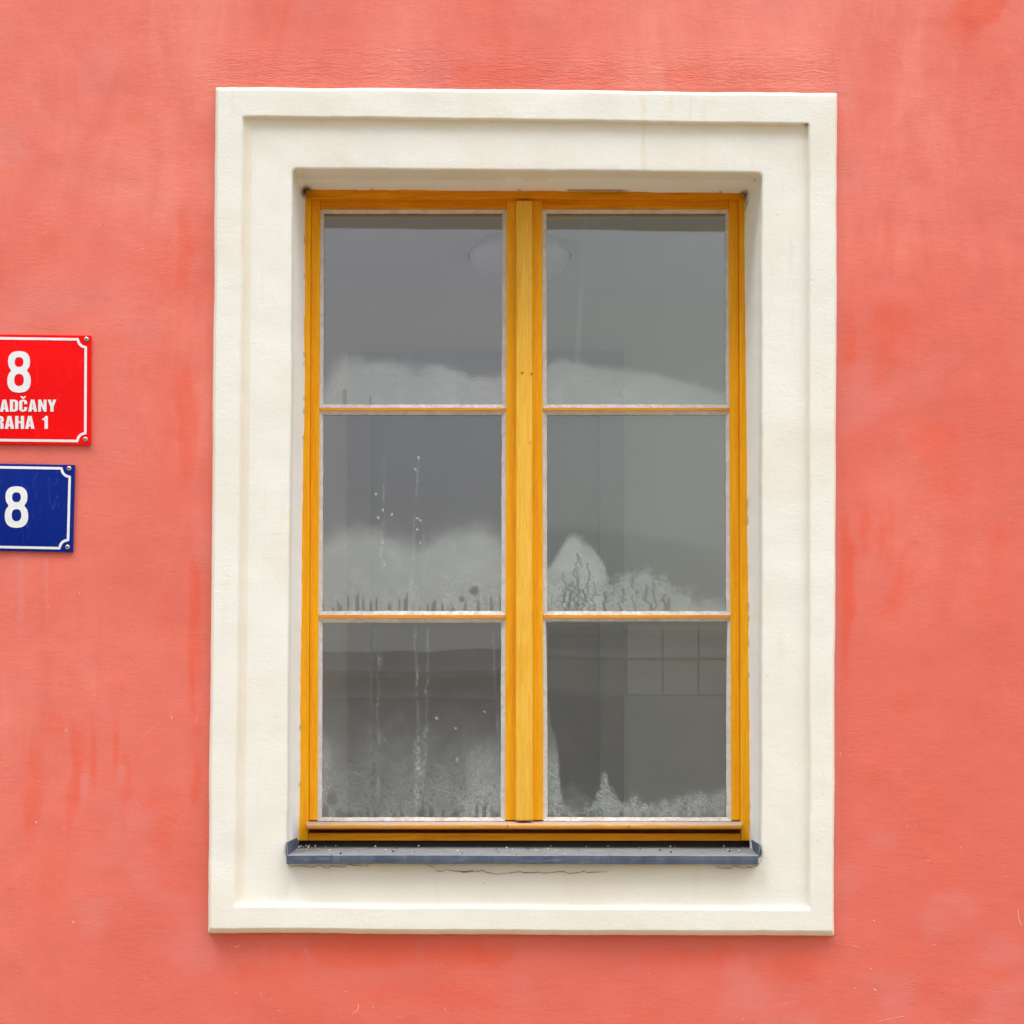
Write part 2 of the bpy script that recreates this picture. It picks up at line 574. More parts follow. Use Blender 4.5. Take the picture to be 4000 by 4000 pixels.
# ------------------------------------------------------------------ the rendered house wall
def build_wall():
    fine = 0.0055
    zc = P(0, 2000)[2]
    xs = np.concatenate([np.linspace(-5, -1.2, 20)[:-1], np.arange(-1.2, 1.2, fine), np.linspace(1.2, 5, 20)])
    zs = np.concatenate([np.linspace(0, zc - 1.2, 8)[:-1], np.arange(zc - 1.2, zc + 1.2, fine), np.linspace(zc + 1.2, 6.5, 16)])
    X, Z = np.meshgrid(xs, zs)
    PX = X * 2000 + 2000
    PY = YH - (Z - EYE) * 2000
    # hand-laid render: gentle hollows, all under 3 mm
    y = (fbm(PX / 620, PY / 620, 3, 3) - 0.5) * 0.007 + (fbm(PX / 150, PY / 150, 8, 3) - 0.5) * 0.0025
    inside = (PX > 860) & (PX < 3250) & (PY > 360) & (PY < 3630)
    y = np.where(inside, np.maximum(y, 0.0) + 0.002, y)
    nx, nz = len(xs), len(zs)
    idx = np.arange(nx * nz).reshape(nz, nx)
    hole = (PX > 930) & (PX < 3150) & (PY > 470) & (PY < 3535)
    ok = ~(hole[:-1, :-1] & hole[1:, 1:] & hole[:-1, 1:] & hole[1:, :-1])
    f = np.stack([idx[:-1, :-1][ok], idx[:-1, 1:][ok], idx[1:, 1:][ok], idx[1:, :-1][ok]], 1)
    V = np.stack([X, y, Z], -1).reshape(-1, 3)
    o = mesh('house_wall', V.tolist(), f.tolist(), M_WALL, smooth=True)
    px, py = PX.ravel(), PY.ravel()
    # older, redder paint showing through in upright streaks; redder bands along the surround's foot
    org = np.zeros_like(px)
    wob = (fbm(px / 90, py / 260, 21, 4) - 0.5)

    def blob(cx, cy, rx, ry, k, soft=0.55, seed=30):
        r = np.sqrt(((px - cx) / rx) ** 2 + ((py - cy) / ry) ** 2)
        n = cloud if ry < 2.2 * rx else runs
        return 0.8 * k * sstep(0.54, 0.54 + 0.56 * soft, n * 0.52 + 0.52 * sstep(1.75, 0.15, r))

    wx, wy = (fbm(px / 120, py / 120, 41, 3) - 0.5) * 160, (fbm(px / 120, py / 120, 43, 3) - 0.5) * 160
    cloud = sstep(0.22, 0.78, fbm((px + wx) / 190, (py + wy) / 250, 45, 6))
    runs = sstep(0.22, 0.78, fbm((px + wx * 0.3) / 60, (py + wy) / 420, 47, 6))
    for b in ((760, 2500, 34, 420, 0.9), (650, 2300, 46, 90, 0.8), (735, 1650, 55, 260, 0.6), (700, 1000, 70, 160, 0.45),
              (755, 3050, 36, 160, 0.7), (640, 3160, 90, 150, 0.4), (290, 3020, 50, 260, 0.75), (365, 2960, 16, 130, 0.7), (452, 2920, 10, 140, 0.7),
              (490, 3080, 24, 150, 0.6), (110, 3060, 60, 220, 0.55), (200, 2830, 60, 60, 0.4), (320, 3300, 40, 180, 0.45),
              (3318, 2350, 44, 330, 0.95), (3312, 2900, 30, 420, 0.9), (3420, 2080, 80, 180, 0.7), (3560, 2230, 100, 120, 0.75),
              (3480, 2330, 70, 130, 0.55), (3700, 1950, 160, 120, 0.45), (3880, 2080, 110, 100, 0.5), (3330, 1500, 30, 260, 0.55),
              (3470, 1350, 110, 230, 0.5), (3640, 1700, 130, 150, 0.4), (3540, 2780, 60, 90, 0.5), (3690, 2440, 60, 90, 0.35),
              (3880, 60, 170, 120, 0.7), (3700, 140, 160, 70, 0.4), (1500, 3720, 650, 60, 0.75), (2550, 3740, 560, 50, 0.7), (1050, 3800, 200, 60, 0.35),
              (3080, 3770, 150, 70, 0.5), (2100, 300, 900, 50, 0.35), (1700, 3900, 300, 60, 0.35), (3870, 3550, 90, 50, 0.35), (3880, 3790, 80, 50, 0.35)):
        org = np.maximum(org, blob(*b, soft=0.68, seed=int(b[0] + b[1]) % 97))
    org = np.clip(org + sstep(0.60, 0.78, fbm(px / 230, py / 380, 55, 5)) * 0.15, 0, 1)
    set_attr(o.data, 'orange', org)
    wash = sstep(3290, 3268, px) * sstep(3250, 3262, px) * sstep(330, 420, py) * sstep(3660, 3500, py) * 0.8 * (0.4 + 0.8 * fbm(px / 30, py / 200, 61, 3))
    for cx, y0, y1, w in ((78, 2160, 2560, 10), (180, 2160, 2480, 8), (322, 3010, 3250, 14), (470, 2960, 3190, 16), (60, 2200, 2350, 30)):
        wash = np.maximum(wash, 0.8 * sstep(w * 1.6, w * 0.5, np.abs(px - cx + 14 * (vnoise(py / 90, px * 0, 5) - 0.5))) * sstep(y0, y0 + 40, py) * sstep(y1, y1 - 220, py))
    wash = np.maximum(wash, 0.5 * sstep(70, 20, np.hypot(px - 3300, (py - 375) * 0.8)))
    wash = np.maximum(wash, 0.55 * sstep(0.62, 0.80, fbm(px / 420 + 5, py / 300, 71, 4)))
    set_attr(o.data, 'wash', np.clip(wash, 0, 1))
    rough = sstep(120, 330, py) * sstep(390, 350, py) * sstep(760, 900, px) * sstep(3380, 3200, px)
    rough = np.maximum(rough, 0.12 * sstep(0.5, 0.75, fbm(px / 260, py / 200, 81, 3)))
    set_attr(o.data, 'rough', rough)
    # the paint is less faded low down and to the right, in uneven clouds
    fresh = sstep(0.25, 0.95, 0.10 + py / 4800.0 + 0.24 * px / 4000.0 + 0.9 * (fbm(px / 900, py / 700, 171, 4) - 0.5))
    set_attr(o.data, 'fresh', fresh)
    set_attr(o.data, 'scuff', np.zeros_like(px))
    tag(o, 'salmon-pink rendered house wall with streaky paint around the window', 'wall')
    return o


house = build_wall()

# pale knocks and scratches on the paint
def scuffs():
    L = []
    def add(x0, y0, sc, pts, w): L.append(([(x0 + a / sc, y0 + b / sc) for a, b in pts], w))
    for p, w in (([(178, 691), (192, 695)], 4), ([(202, 703), (218, 698), (238, 693)], 4), ([(690, 720), (699, 724)], 6), ([(1055, 1093), (1052, 1120), (1040, 1143), (1012, 1158)], 3.5),
                 ([(1156, 1092), (1159, 1118), (1142, 1112)], 3), ([(960, 1006), (970, 1010)], 5), ([(452, 1053), (460, 1057)], 5), ([(215, 1015), (222, 1024)], 4), ([(380, 1025), (392, 1026)], 4), ([(500, 1130), (524, 1142)], 3), ([(1308, 1180), (1372, 1184)], 2.5), ([(1575, 847), (1578, 852)], 4), ([(1640, 1120), (1664, 1142)], 2.5)):
        add(800, 3300, 1.756, p, w)
    for p, w in (([(1887, 1066), (1890, 1130), (1902, 1165), (1921, 1196)], 4), ([(1196, 707), (1221, 697)], 5), ([(522, 1268), (512, 1297)], 4), ([(516, 1327), (543, 1327)], 3.5), ([(795, 1664), (806, 1672), (820, 1682)], 8), ([(653, 1662), (661, 1664)], 8), ([(1051, 430), (1050, 446)], 5),
                 ([(1236, 1334), (1252, 1335), (1270, 1331)], 3), ([(770, 1519), (782, 1512)], 6), ([(794, 1152), (808, 1148)], 6), ([(630, 1330), (655, 1344), (690, 1356)], 2.5), ([(1456, 592), (1452, 606)], 4), ([(1550, 1699), (1556, 1701)], 6), ([(1106, 434), (1118, 433)], 4), ([(830, 1915), (930, 1890), (1030, 1872)], 2.5), ([(107, 1790), (150, 1772)], 3)):
        add(3000, 3000, 1.932, p, w)
    for p, w in (([(502, 1244), (490, 1272)], 5), ([(514, 1252), (506, 1270)], 3.5), ([(1295, 1153), (1298, 1178)], 6), ([(1484, 1158), (1480, 1212)], 3.5), ([(598, 215), (600, 232)], 5), ([(364, 582), (372, 577)], 5), ([(800, 178), (850, 195)], 3), ([(1232, 942), (1240, 946)], 5), ([(1032, 1812), (1041, 1820)], 5), ([(1240, 1885), (1248, 1888)], 5), ([(362, 322), (370, 330)], 5), ([(288, 1642), (295, 1650)], 5), ([(1060, 1320), (1190, 1215)], 2)):
        add(0, 2200, 1.932, p, w)
    for p, w in (([(760, 1688), (740, 1710)], 4), ([(1273, 1860), (1268, 1892)], 4), ([(1068, 1880), (1092, 1874)], 3), ([(110, 1042), (116, 1048)], 5), ([(1222, 1164), (1268, 1158)], 2.5)):
        add(0, 0, 1.932, p, w)
    for p, w in (([(918, 40), (914, 48)], 5), ([(1618, 52), (1622, 66)], 5), ([(1020, 130), (1014, 138)], 6), ([(352, 1815), (352, 1836)], 5), ([(1245, 465), (1250, 470)], 5), ([(1310, 1412), (1314, 1418)], 5)):
        add(3100, 2000, 1.932, p, w)
    rr = random.Random(12)
    for i in range(50):
        x, y = rr.uniform(-100, 4100), 4050 - abs(rr.gauss(0, 1300))
        if 800 < x < 3280 and 330 < y < 3670 or x < 380 and 1280 < y < 2180: continue
        a, l = rr.uniform(0, 3.2), rr.choice((3, 4, 6, 9))
        L.append(([(x, y), (x + l * math.cos(a), y + l * math.sin(a))], rr.uniform(2.0, 4.0)))
    vs, fs = [], []
    for pts, w in L:
        for i, (x, y) in enumerate(pts):
            a, b = pts[max(0, i - 1)], pts[min(len(pts) - 1, i + 1)]
            t = np.array((b[0] - a[0], b[1] - a[1]), float); t /= np.linalg.norm(t) + 1e-9
            k = w * 0.8 * (0.5 if 0 < i < len(pts) - 1 else 0.32)
            d = float((fbm(np.array(x / 620), np.array(y / 620), 3, 3) - 0.5) * 0.007 + (fbm(np.array(x / 150), np.array(y / 150), 8, 3) - 0.5) * 0.0025) - 0.0005
            vs += [P(x - t[1] * k, y + t[0] * k, d), P(x + t[1] * k, y - t[0] * k, d)]
            if i:
                n = len(vs)
                fs.append((n - 4, n - 3, n - 1, n - 2))
    o = mesh('paint_scuffs', vs, fs, mat_simple('bare_pale_plaster', (0.80, 0.44, 0.37), 0.9, nscale=60, var=0.2), house)
    o['kind'] = 'stuff'


scuffs()

# ------------------------------------------------------------------ window: surround
win = empty('window', P(2050, 3420, 0.0))
tag(win, 'two-casement window of honey-coloured wood with six misted panes in a cream plaster surround', 'window')


def build_surround():
    loops = []   # (outline, depth, wobble px, corner radius)
    loops.append((OUT, 0.006, 1.0, 10))
    loops.append((OUT, -0.014, 1.0, 10))
    loops.append((inset(OUT, 1.5), -0.0165, 1.0, 10))
    loops.append((inset(OUT, (8, 7, 17, 9)), -0.0240, 1.0, 10))
    loops.append((inset(OUT, (10, 9, 19, 11)), -0.0249, 1.0, 10))
    loops.append((inset(OUT, (13, 12, 22, 14)), -0.025, 1.0, 10))
    for t in (0.25, 0.5, 0.75):
        a, b = inset(OUT, (13, 12, 22, 14)), inset(STEP, -8)
        loops.append(([(lerp(p[0], q[0], t), lerp(p[1], q[1], t)) for p, q in zip(a, b)], -0.025, 1.0, 10))
    loops.append((inset(STEP, -8), -0.025, 1.0, 12))
    loops.append((inset(STEP, -5), -0.025, 1.0, 13))
    loops.append((inset(STEP, -2), -0.0245, 1.0, 14))
    loops.append((inset(STEP, (2, 3, 2, 2)), -0.0222, 1.0, 16))
    loops.append((inset(STEP, 6), -0.0165, 1.0, 18))
    loops.append((inset(STEP, (16, 8, 7, 14)), -0.0140, 1.0, 26))
    loops.append((inset(STEP, (40, 12, 10, 36)), -0.0126, 1.0, 34))
    loops.append((inset(STEP, (50, 16, 14, 44)), -0.0121, 1.0, 34))
    loops.append((inset(STEP, (60, 22, 20, 52)), -0.0120, 1.0, 34))
    for t in (0.2, 0.4, 0.6, 0.8):
        a, b = inset(STEP, (60, 22, 20, 52)), inset(OPEN, -12)
        loops.append(([(lerp(p[0], q[0], t), lerp(p[1], q[1], t)) for p, q in zip(a, b)], -0.012, 1.0, 30))
    loops.append((inset(OPEN, -12), -0.012, 1.0, 26))
    loops.append((inset(OPEN, -4), -0.0116, 1.0, 26))
    loops.append((inset(OPEN, -1), -0.0090, 1.0, 26))
    loops.append((inset(OPEN, 1), -0.002, 1.0, 26))
    for t in (0.05, 0.12, 0.25, 0.4, 0.55, 0.7, 0.85, 0.96, 1.0):
        loops.append(([(lerp(p[0], q[0], t), lerp(p[1], q[1], t)) for p, q in zip(inset(OPEN, 1), INN)], lerp(-0.002, 0.1305, t), 1.0 if t < 0.9 else 1.6, lerp(26, 16, t)))
    verts, PXs, Ds = [], [], []
    nl = None
    for li, (q, d, wk, r) in enumerate(loops):
        p = loop_pts(q, r)
        nl = len(p)
        px, py = p[:, 0], p[:, 1]
        # the plasterer's hand: edges drift by a couple of mm
        ox = (fbm(px / 380, py / 380, 101, 3) - 0.5) * 7 + (fbm(px / 45, py / 45, 102, 3) - 0.5) * 2.6
        oy = (fbm(px / 380, py / 380, 111, 3) - 0.5) * 7 + (fbm(px / 45, py / 45, 112, 3) - 0.5) * 2.6
        fade = 1.0 if li < len(loops) - 2 else 0.9
        dd = d + (fbm(px / 240, py / 240, 121, 4) - 0.5) * 0.0042 * (1 if d < 0.02 else 0.3)
        if li == 0: dd = np.full(nl, d)
        ppx, ppy = px + ox * wk * fade, py + oy * wk * fade
        k = 1 + dd / D
        verts.append(np.stack([(ppx - 2000) / 2000 * k, dd, EYE + (YH - ppy) / 2000 * k], 1))
        PXs.append(np.stack([ppx, ppy], 1)); Ds.append(np.full(nl, d))
    V = np.concatenate(verts); XY = np.concatenate(PXs); DD = np.concatenate(Ds)
    f = []
    for a in range(len(loops) - 1):
        for i in range(nl):
            j = (i + 1) % nl
            f.append((a * nl + i, (a + 1) * nl + i, (a + 1) * nl + j, a * nl + j))
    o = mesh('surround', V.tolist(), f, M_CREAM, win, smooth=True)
    px, py = XY[:, 0], XY[:, 1]
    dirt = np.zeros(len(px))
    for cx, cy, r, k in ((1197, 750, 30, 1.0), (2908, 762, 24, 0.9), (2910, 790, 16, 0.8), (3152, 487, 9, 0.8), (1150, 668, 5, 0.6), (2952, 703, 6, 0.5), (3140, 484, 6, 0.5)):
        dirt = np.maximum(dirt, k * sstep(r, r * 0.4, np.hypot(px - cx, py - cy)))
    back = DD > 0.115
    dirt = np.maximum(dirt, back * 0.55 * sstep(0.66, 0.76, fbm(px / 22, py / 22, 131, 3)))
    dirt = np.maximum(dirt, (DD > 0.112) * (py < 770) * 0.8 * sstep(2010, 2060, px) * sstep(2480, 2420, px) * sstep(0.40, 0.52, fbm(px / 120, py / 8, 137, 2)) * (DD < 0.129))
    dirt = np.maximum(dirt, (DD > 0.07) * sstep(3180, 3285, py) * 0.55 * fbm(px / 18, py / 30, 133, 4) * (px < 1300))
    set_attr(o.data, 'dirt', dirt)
    och = np.zeros(len(px))
    och = np.maximum(och, ((DD > -0.0175) & (DD < -0.0121)) * (0.35 + 0.5 * fbm(px / 130, py / 130, 141, 4)))
    for cx, y0, y1, w in ((2515, 395, 670, 6), (2752, 400, 665, 5), (2620, 400, 520, 4)):
        och = np.maximum(och, sstep(w * 2, w * 0.4, np.abs(px - cx)) * sstep(y0 - 30, y0, py) * sstep(y1 + 10, y1 - 30, py) * 0.8)
    for cx, cy, r, k in ((3140, 610, 60, 0.6), (1010, 470, 40, 0.4), (2950, 3400, 60, 0.3), (940, 3500, 40, 0.4)):
        och = np.maximum(och, k * sstep(r, r * 0.2, np.hypot(px - cx, py - cy)) * fbm(px / 25, py / 25, 151, 3) * 1.6)
    och = np.maximum(och, 0.22 * sstep(0.45, 0.7, fbm(px / 300, py / 300, 161, 3)))
    och = np.maximum(och, 0.45 * sstep(3350, 3420, py) * sstep(3560, 3520, py) * sstep(1100, 1300, px) * sstep(2990, 2850, px) * (DD < -0.0115) * (0.6 + 0.6 * fbm(px / 200, py / 60, 167, 3)))  # lower field: run-off stain plus the sill's soft shade, put into the colour
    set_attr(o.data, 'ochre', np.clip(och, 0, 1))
    set_attr(o.data, 'white', ((DD > 0.02) & (py > 700)).astype(float))
    return o


surround = build_surround()


# cracks in the plaster: thin dark ribbons let into the face
def crack(pts, w0=2.5):
    P2 = []
    for (a, b) in zip(pts, pts[1:]):
        n = max(2, int(math.hypot(b[0] - a[0], b[1] - a[1]) / 8))
        for i in range(n):
            t = i / n
            P2.append((lerp(a[0], b[0], t) + random.uniform(-1.2, 1.2), lerp(a[1], b[1], t) + random.uniform(-1.4, 1.4)))
    P2.append(pts[-1])
    vs, fs = [], []
    for i, (x, y) in enumerate(P2):
        w = w0 * random.uniform(0.5, 1.2) * min(1.0, 0.35 + i / 8, 0.35 + (len(P2) - 1 - i) / 8)
        d = -0.0150
        vs += [P(x, y - w / 2, d), P(x, y, d - 0.0012), P(x, y + w / 2, d)]
        if i:
            k = 3 * i
            fs += [(k - 3, k, k + 1, k - 2), (k - 2, k + 1, k + 2, k - 1)]
    return mesh('crack', vs, fs, M_CRACK, surround)


def cvt(pts, x0, y0, s):
    return [(x0 + x / s, y0 + y / s) for x, y in pts]


crack(cvt([(100, 880), (140, 905), (240, 905), (300, 898), (430, 917), (500, 910), (550, 890), (600, 897), (665, 932), (710, 930), (760, 898), (800, 910), (850, 905), (890, 920), (950, 910), (1000, 880), (1050, 878), (1080, 890), (1150, 885), (1240, 900), (1300, 885), (1350, 862)], 1100, 3150, 3.864))
crack(cvt([(1515, 130), (1560, 150), (1590, 178), (1630, 180), (1655, 165), (1700, 178), (1780, 187), (1840, 180)], 800, 3300, 1.756) +
      cvt([(0, 1180), (70, 1185), (160, 1172), (270, 1172), (320, 1160), (380, 1185), (490, 1208), (600, 1213), (690, 1198), (800, 1190), (860, 1178), (1000, 1195), (1100, 1188), (1200, 1180), (1260, 1200), (1380, 1192), (1480, 1178), (1560, 1182), (1680, 1208), (1760, 1190), (1870, 1172), (1930, 1185), (2080, 1178), (2220, 1182)], 1800, 3100, 3.864))
crack(cvt([(520, 880), (580, 915), (640, 935), (720, 930), (790, 935), (850, 898), (920, 908), (965, 935), (1040, 925), (1120, 920), (1200, 890), (1240, 840), (1260, 780), (1280, 720), (1275, 660), (1260, 630)], 2650, 3150, 3.864), 2.0)

crack([(1124, 3392), (1118, 3440), (1104, 3490), (1099, 3530), (1093, 3580)], 1.1)

# ------------------------------------------------------------------ window: fixed wooden frame
DF = 0.130
quadbox('frame_head', [(1150, 700), (2950, 715), (2950, 776), (1150, 775)], DF, 0.20, M_WOODH, win)
quadbox('frame_jamb', [(1140, 776), (1213, 776), (1203, 3284), (1130, 3284)], DF + 0.0004, 0.20, M_WOODV, win)
quadbox('frame_jamb', [(2888, 776), (2960, 776), (2975, 3284), (2895, 3284)], DF + 0.0004, 0.20, M_WOODV, win)
quadbox('bottom_rail', [(1204, 3254), (2894, 3256), (2894, 3285), (1204, 3284)], DF + 0.003, 0.20, M_WOODH, win)
strip = quadbox('meeting_strip', [(2016, 782), (2079, 782), (2082, 3207), (2014, 3207)], 0.120, 0.1415, M_STRIP, win, bevel=0.004, segs=4)
for nx_, ny_ in ((2040, 1457), (2074, 1461), (2071, 1730)):
    c = Vector(P(nx_, ny_, 0.1196 if nx_ != 2074 else 0.1199))
    vs = [(c.x + 0.0026 * math.cos(a * math.pi / 5), c.y, c.z + 0.0026 * math.sin(a * math.pi / 5)) for a in range(10)] + [(c.x, c.y + 0.0008, c.z)]
    mesh('nail_hole', vs, [(a, (a + 1) % 10, 10) for a in range(10)], M_DARK if nx_ != 2071 else M_DRIP, strip)
# rebate behind the sash, in the dark
bm = bmesh.new()
add_quadbox(bm, rect(1180, 2920, 3215, 3300), 0.185, 0.21)
from_bm('rebate', bm, M_WOODH, win)


# ------------------------------------------------------------------ window: casements
def col_x(a, b, y):
    return lerp(a, b, (y - 800) / 2400.0)


LEFT = dict(oo=(1216, 1207), o=(1252, 1240), i=(1267, 1258), j=(1962, 1955), p=(1979, 1973), pp=(2047, 2047))
RIGHT = dict(oo=(2049, 2049), o=(2119, 2122), i=(2135, 2139), j=(2832, 2837), p=(2846, 2857), pp=(2884, 2891))
ROWS = [(818, 836, 1580, 1593), (1604, 1622, 2387, 2402), (2415, 2433, 3192, 3207)]
DS = 0.142      # sash face
DG = 0.1535     # glass face


def interp_curve(curve, x):
    c = np.array(curve)
    return np.interp(x, c[:, 0], c[:, 1])


def streaks(px, py, seed, base, h, dens=26.0):
    """downward runs of water near the foot of a pane: 1 where the mist is wiped away"""
    n = vnoise(px / dens * 3.0, np.zeros_like(px), seed)
    n2 = vnoise(px / dens, np.zeros_like(px) + 3, seed + 1)
    top = base - h * (0.25 + 0.9 * n2 * vnoise(px / 7.0, px * 0, seed + 2))
    return sstep(0.52, 0.70, n) * sstep(top - 4, top + 16, py)


def drops(px, py, seed, size=7.0):
    """small round droplets: value near 1 in a drop's clear body, plus its bright rim below"""
    ix, iy = np.floor(px / size), np.floor(py / size)
    jx, jy = _hash(ix, iy, seed), _hash(ix, iy, seed + 5)
    cx, cy = (ix + 0.25 + 0.5 * jx) * size, (iy + 0.25 + 0.5 * jy) * size
    on = _hash(ix, iy, seed + 9)
    r = np.hypot(px - cx, py - cy) / (size * 0.32)
    return (r < 1) * on, (r < 1) * on * (py > cy)


def line_streak(px, py, x0, y0, x1, y1, w, seed, k):
    t = np.clip((py - y0) / (y1 - y0), 0, 1)
    cx = lerp(x0, x1, t) + (vnoise(py / 60, px * 0, seed) - 0.5) * 9
    m = sstep(w, w * 0.25, np.abs(px - cx)) * sstep(y0 - 20, y0 + 60, py) * sstep(y1 + 10, y1 - 70, py)
    sp = sstep(0.35, 0.85, vnoise(px / 4.2, py / 7.0, seed + 3))
    k = k * 0.62
    return k * m * (0.16 + 1.0 * sp) * (0.25 + 1.0 * vnoise(px * 0, py / 60, seed + 4))


def crooked(px, py, x0, y0, y1, w, seed):
    cx = x0 + (vnoise(py / 26, px * 0 + seed, seed) - 0.5) * 26 + (vnoise(py / 9, px * 0 + seed, seed + 1) - 0.5) * 8
    return sstep(w, w * 0.3, np.abs(px - cx)) * (py > y0) * (py < y1)


def fog_of(ci, ri, px, py, yb):
    """how dense the condensation is at each point of a pane (0 clear .. 1)"""
    g = (fbm(px / 40, py / 40, 201 + ci * 7 + ri, 4) - 0.5)
    grain = vnoise(px / 5.0, py / 5.0, 205 + ci * 7 + ri)
    if ci == 0 and ri == 0:
        c = interp_curve([(1262, 1540), (1285, 1490), (1310, 1440), (1348, 1408), (1423, 1410), (1497, 1418), (1560, 1430), (1634, 1452), (1696, 1423), (1783, 1449), (1876, 1477), (1932, 1477), (1965, 1450)], px)
        soft = np.interp(px, [1260, 1450, 1600, 1700, 1965], [60, 22, 40, 14, 18])
        soft = soft * 1.3
        f = 0.35 * sstep(-soft, soft, py - c + g * 30) + 0.05 * sstep(-110, 20, py - c + g * 90)
        f *= 1 - 0.75 * np.maximum(np.maximum(sstep(5, 2, np.abs(px - 1342)), sstep(5, 2, np.abs(px - 1352))) * (py > 1522), sstep(5, 2, np.abs(px - 1445)) * (py > 1545))
        f *= 1 - 0.5 * sstep(0.72, 0.86, fbm(px / 16, py / 12, 207, 3)) * sstep(1535, 1560, py) * (px < 1480)
    elif ci == 0 and ri == 1:
        c = interp_curve([(1255, 2125), (1317, 2089), (1380, 2080), (1460, 2083), (1510, 2101), (1572, 2120), (1628, 2138), (1678, 2126), (1721, 2101), (1783, 2083), (1845, 2067), (1895, 2070), (1926, 2089), (1965, 2112)], px)
        f = 0.33 * sstep(-56, 56, py - c + g * 36) + 0.05 * sstep(-140, 20, py - c + g * 60)
        f *= 1 + 0.25 * (grain - 0.5) * sstep(2200, 2320, py)
        st = streaks(px, py, 211, yb, 85, 30)
        f *= 1 - 0.7 * st
        d0, d1 = drops(px, py, 213, 11)
        zone = sstep(2230, 2330, py) * sstep(1600, 1850, px)
        f *= 1 - 0.6 * (d0 > 0.55) * zone
        f += 0.3 * (d1 > 0.75) * zone
        f *= 1 - 0.8 * sstep(26, 10, np.hypot((px - 1851) * 1.1, (py - 2306)) + g * 22)
        f *= 1 - 0.7 * sstep(20, 8, np.hypot((px - 1805), (py - 2340)) + g * 22)
        f += line_streak(px, py, 1500, 1760, 1490, 2260, 8, 215, 0.22)
        f += line_streak(px, py, 1634, 1770, 1606, 2330, 8, 216, 0.24)
        f += line_streak(px, py, 1648, 2020, 1660, 2300, 7, 217, 0.18)
        for cx, cy in ((1469, 1930), (1478, 2021), (1497, 1992), (1530, 2010), (1622, 1833), (1635, 1788), (1630, 2024), (1642, 2033), (1643, 2120), (1503, 2207), (1630, 2068), (1497, 2118)):
            f = np.maximum(f, 0.6 * (np.hypot(px - cx, (py - cy) * 0.7) < 4.2))
    elif ci == 0 and ri == 2:
        f = 0.035 + 0.25 * sstep(2720, 3200, py + g * 130) * (0.55 + 0.6 * fbm(px / 60, py / 160, 221, 4))
        f += 0.16 * sstep(60, 0, px - 1262) * sstep(2820, 2960, py)
        f += 0.14 * sstep(110, 30, np.abs(px - 1890)) * sstep(2830, 3000, py)
        f *= 0.75 + 0.5 * grain
        for i, (x0, y0, x1, y1, w, k) in enumerate(((1622, 2440, 1632, 2880, 9, 0.32), (1634, 2840, 1628, 3185, 22, 0.42), (1672, 2440, 1665, 2850, 8, 0.3), (1666, 2800, 1650, 3120, 12, 0.26),
                                                   (1478, 2520, 1476, 3130, 9, 0.26), (1490, 2440, 1488, 2700, 8, 0.12), (1450, 2560, 1444, 3050, 8, 0.18), (1462, 2440, 1456, 2600, 8, 0.12), (1920, 2450, 1945, 2950, 8, 0.2), (1930, 2500, 1938, 2800, 5, 0.14))):
            f += line_streak(px, py, x0, y0, x1, y1, w, 223 + i * 3, k)
        for cx, cy, r in ((1706, 2805, 10), (1786, 2967, 11), (1780, 2845, 7), (1390, 3021, 8), (1893, 2780, 6), (1434, 2890, 5), (1504, 2890, 5)):
            f = np.maximum(f, 0.42 * sstep(r, r * 0.45, np.hypot(px - cx, py - cy)))
        d0, d1 = drops(px, py, 241, 13)
        zone = sstep(2880, 3080, py)
        f *= 1 - 0.5 * (d0 > 0.6) * zone
        f += 0.26 * (d1 > 0.78) * zone
        f *= 1 - 0.6 * streaks(px, py, 243, yb, 70, 44)
        f *= 1 - 0.6 * sstep(26, 8, np.hypot((px - 1302), (py - 3120) * 0.7) + g * 22)
    elif ci == 1 and ri == 0:
        c = interp_curve([(2130, 1442), (2161, 1412), (2211, 1406), (2267, 1415), (2348, 1430), (2435, 1440), (2528, 1452), (2621, 1471), (2696, 1489), (2745, 1508), (2789, 1524), (2835, 1535)], px)
        f = 0.31 * sstep(-16, 26, py - c + g * 22) + 0.06 * sstep(-20, 110, py - c)
        f += 0.11 * sstep(16, 3, np.abs(px - lerp(2290, 2250, (py - 843) / 620))) * sstep(1520, 1400, py) * (0.6 + 0.4 * vnoise(px * 0, py / 90, 251))
        for cx, cy in ((2132 + 30, 1568), (2150, 1560), (2412, 1545), (2515, 1485), (2440, 1452)):
            f *= 1 - 0.7 * (np.hypot(px - cx, py - cy) < 4)
    elif ci == 1 and ri == 1:
        c = interp_curve([(2130, 2222), (2149, 2210), (2180, 2163), (2205, 2114), (2224, 2092), (2248, 2089), (2273, 2107), (2311, 2132), (2335, 2163), (2354, 2201), (2373, 2250), (2385, 2269), (2410, 2260), (2435, 2250), (2460, 2238), (2497, 2235), (2540, 2238), (2578, 2244), (2609, 2269), (2627, 2306), (2658, 2325), (2714, 2331), (2776, 2343), (2835, 2353)], px)
        soft = np.interp(px, [2130, 2280, 2350, 2450, 2700], [9, 14, 10, 14, 26])
        rag = np.interp(px, [2250, 2320, 2700, 2800], [6, 34, 60, 20])
        f = 0.38 * sstep(-soft * 1.6, soft * 2.2, py - c + g * rag * 1.6 + (grain - 0.5) * rag * 0.8) + 0.06 * sstep(0, 120, py - c)
        f *= 1 - 0.28 * sstep(2340, 2380, px) * (1 - sstep(2600, 2660, px)) * (0.4 + fbm(px / 30, py / 30, 261, 4))
        d0, d1 = drops(px, py, 263, 10)
        zone = sstep(2200, 2330, py) * sstep(2680, 2560, px) + 0.3 * sstep(2330, 2360, py)
        f *= 1 - 0.65 * (d0 > 0.5) * np.clip(zone, 0, 1)
        f += 0.3 * (d1 > 0.8) * zone * (f > 0.1)
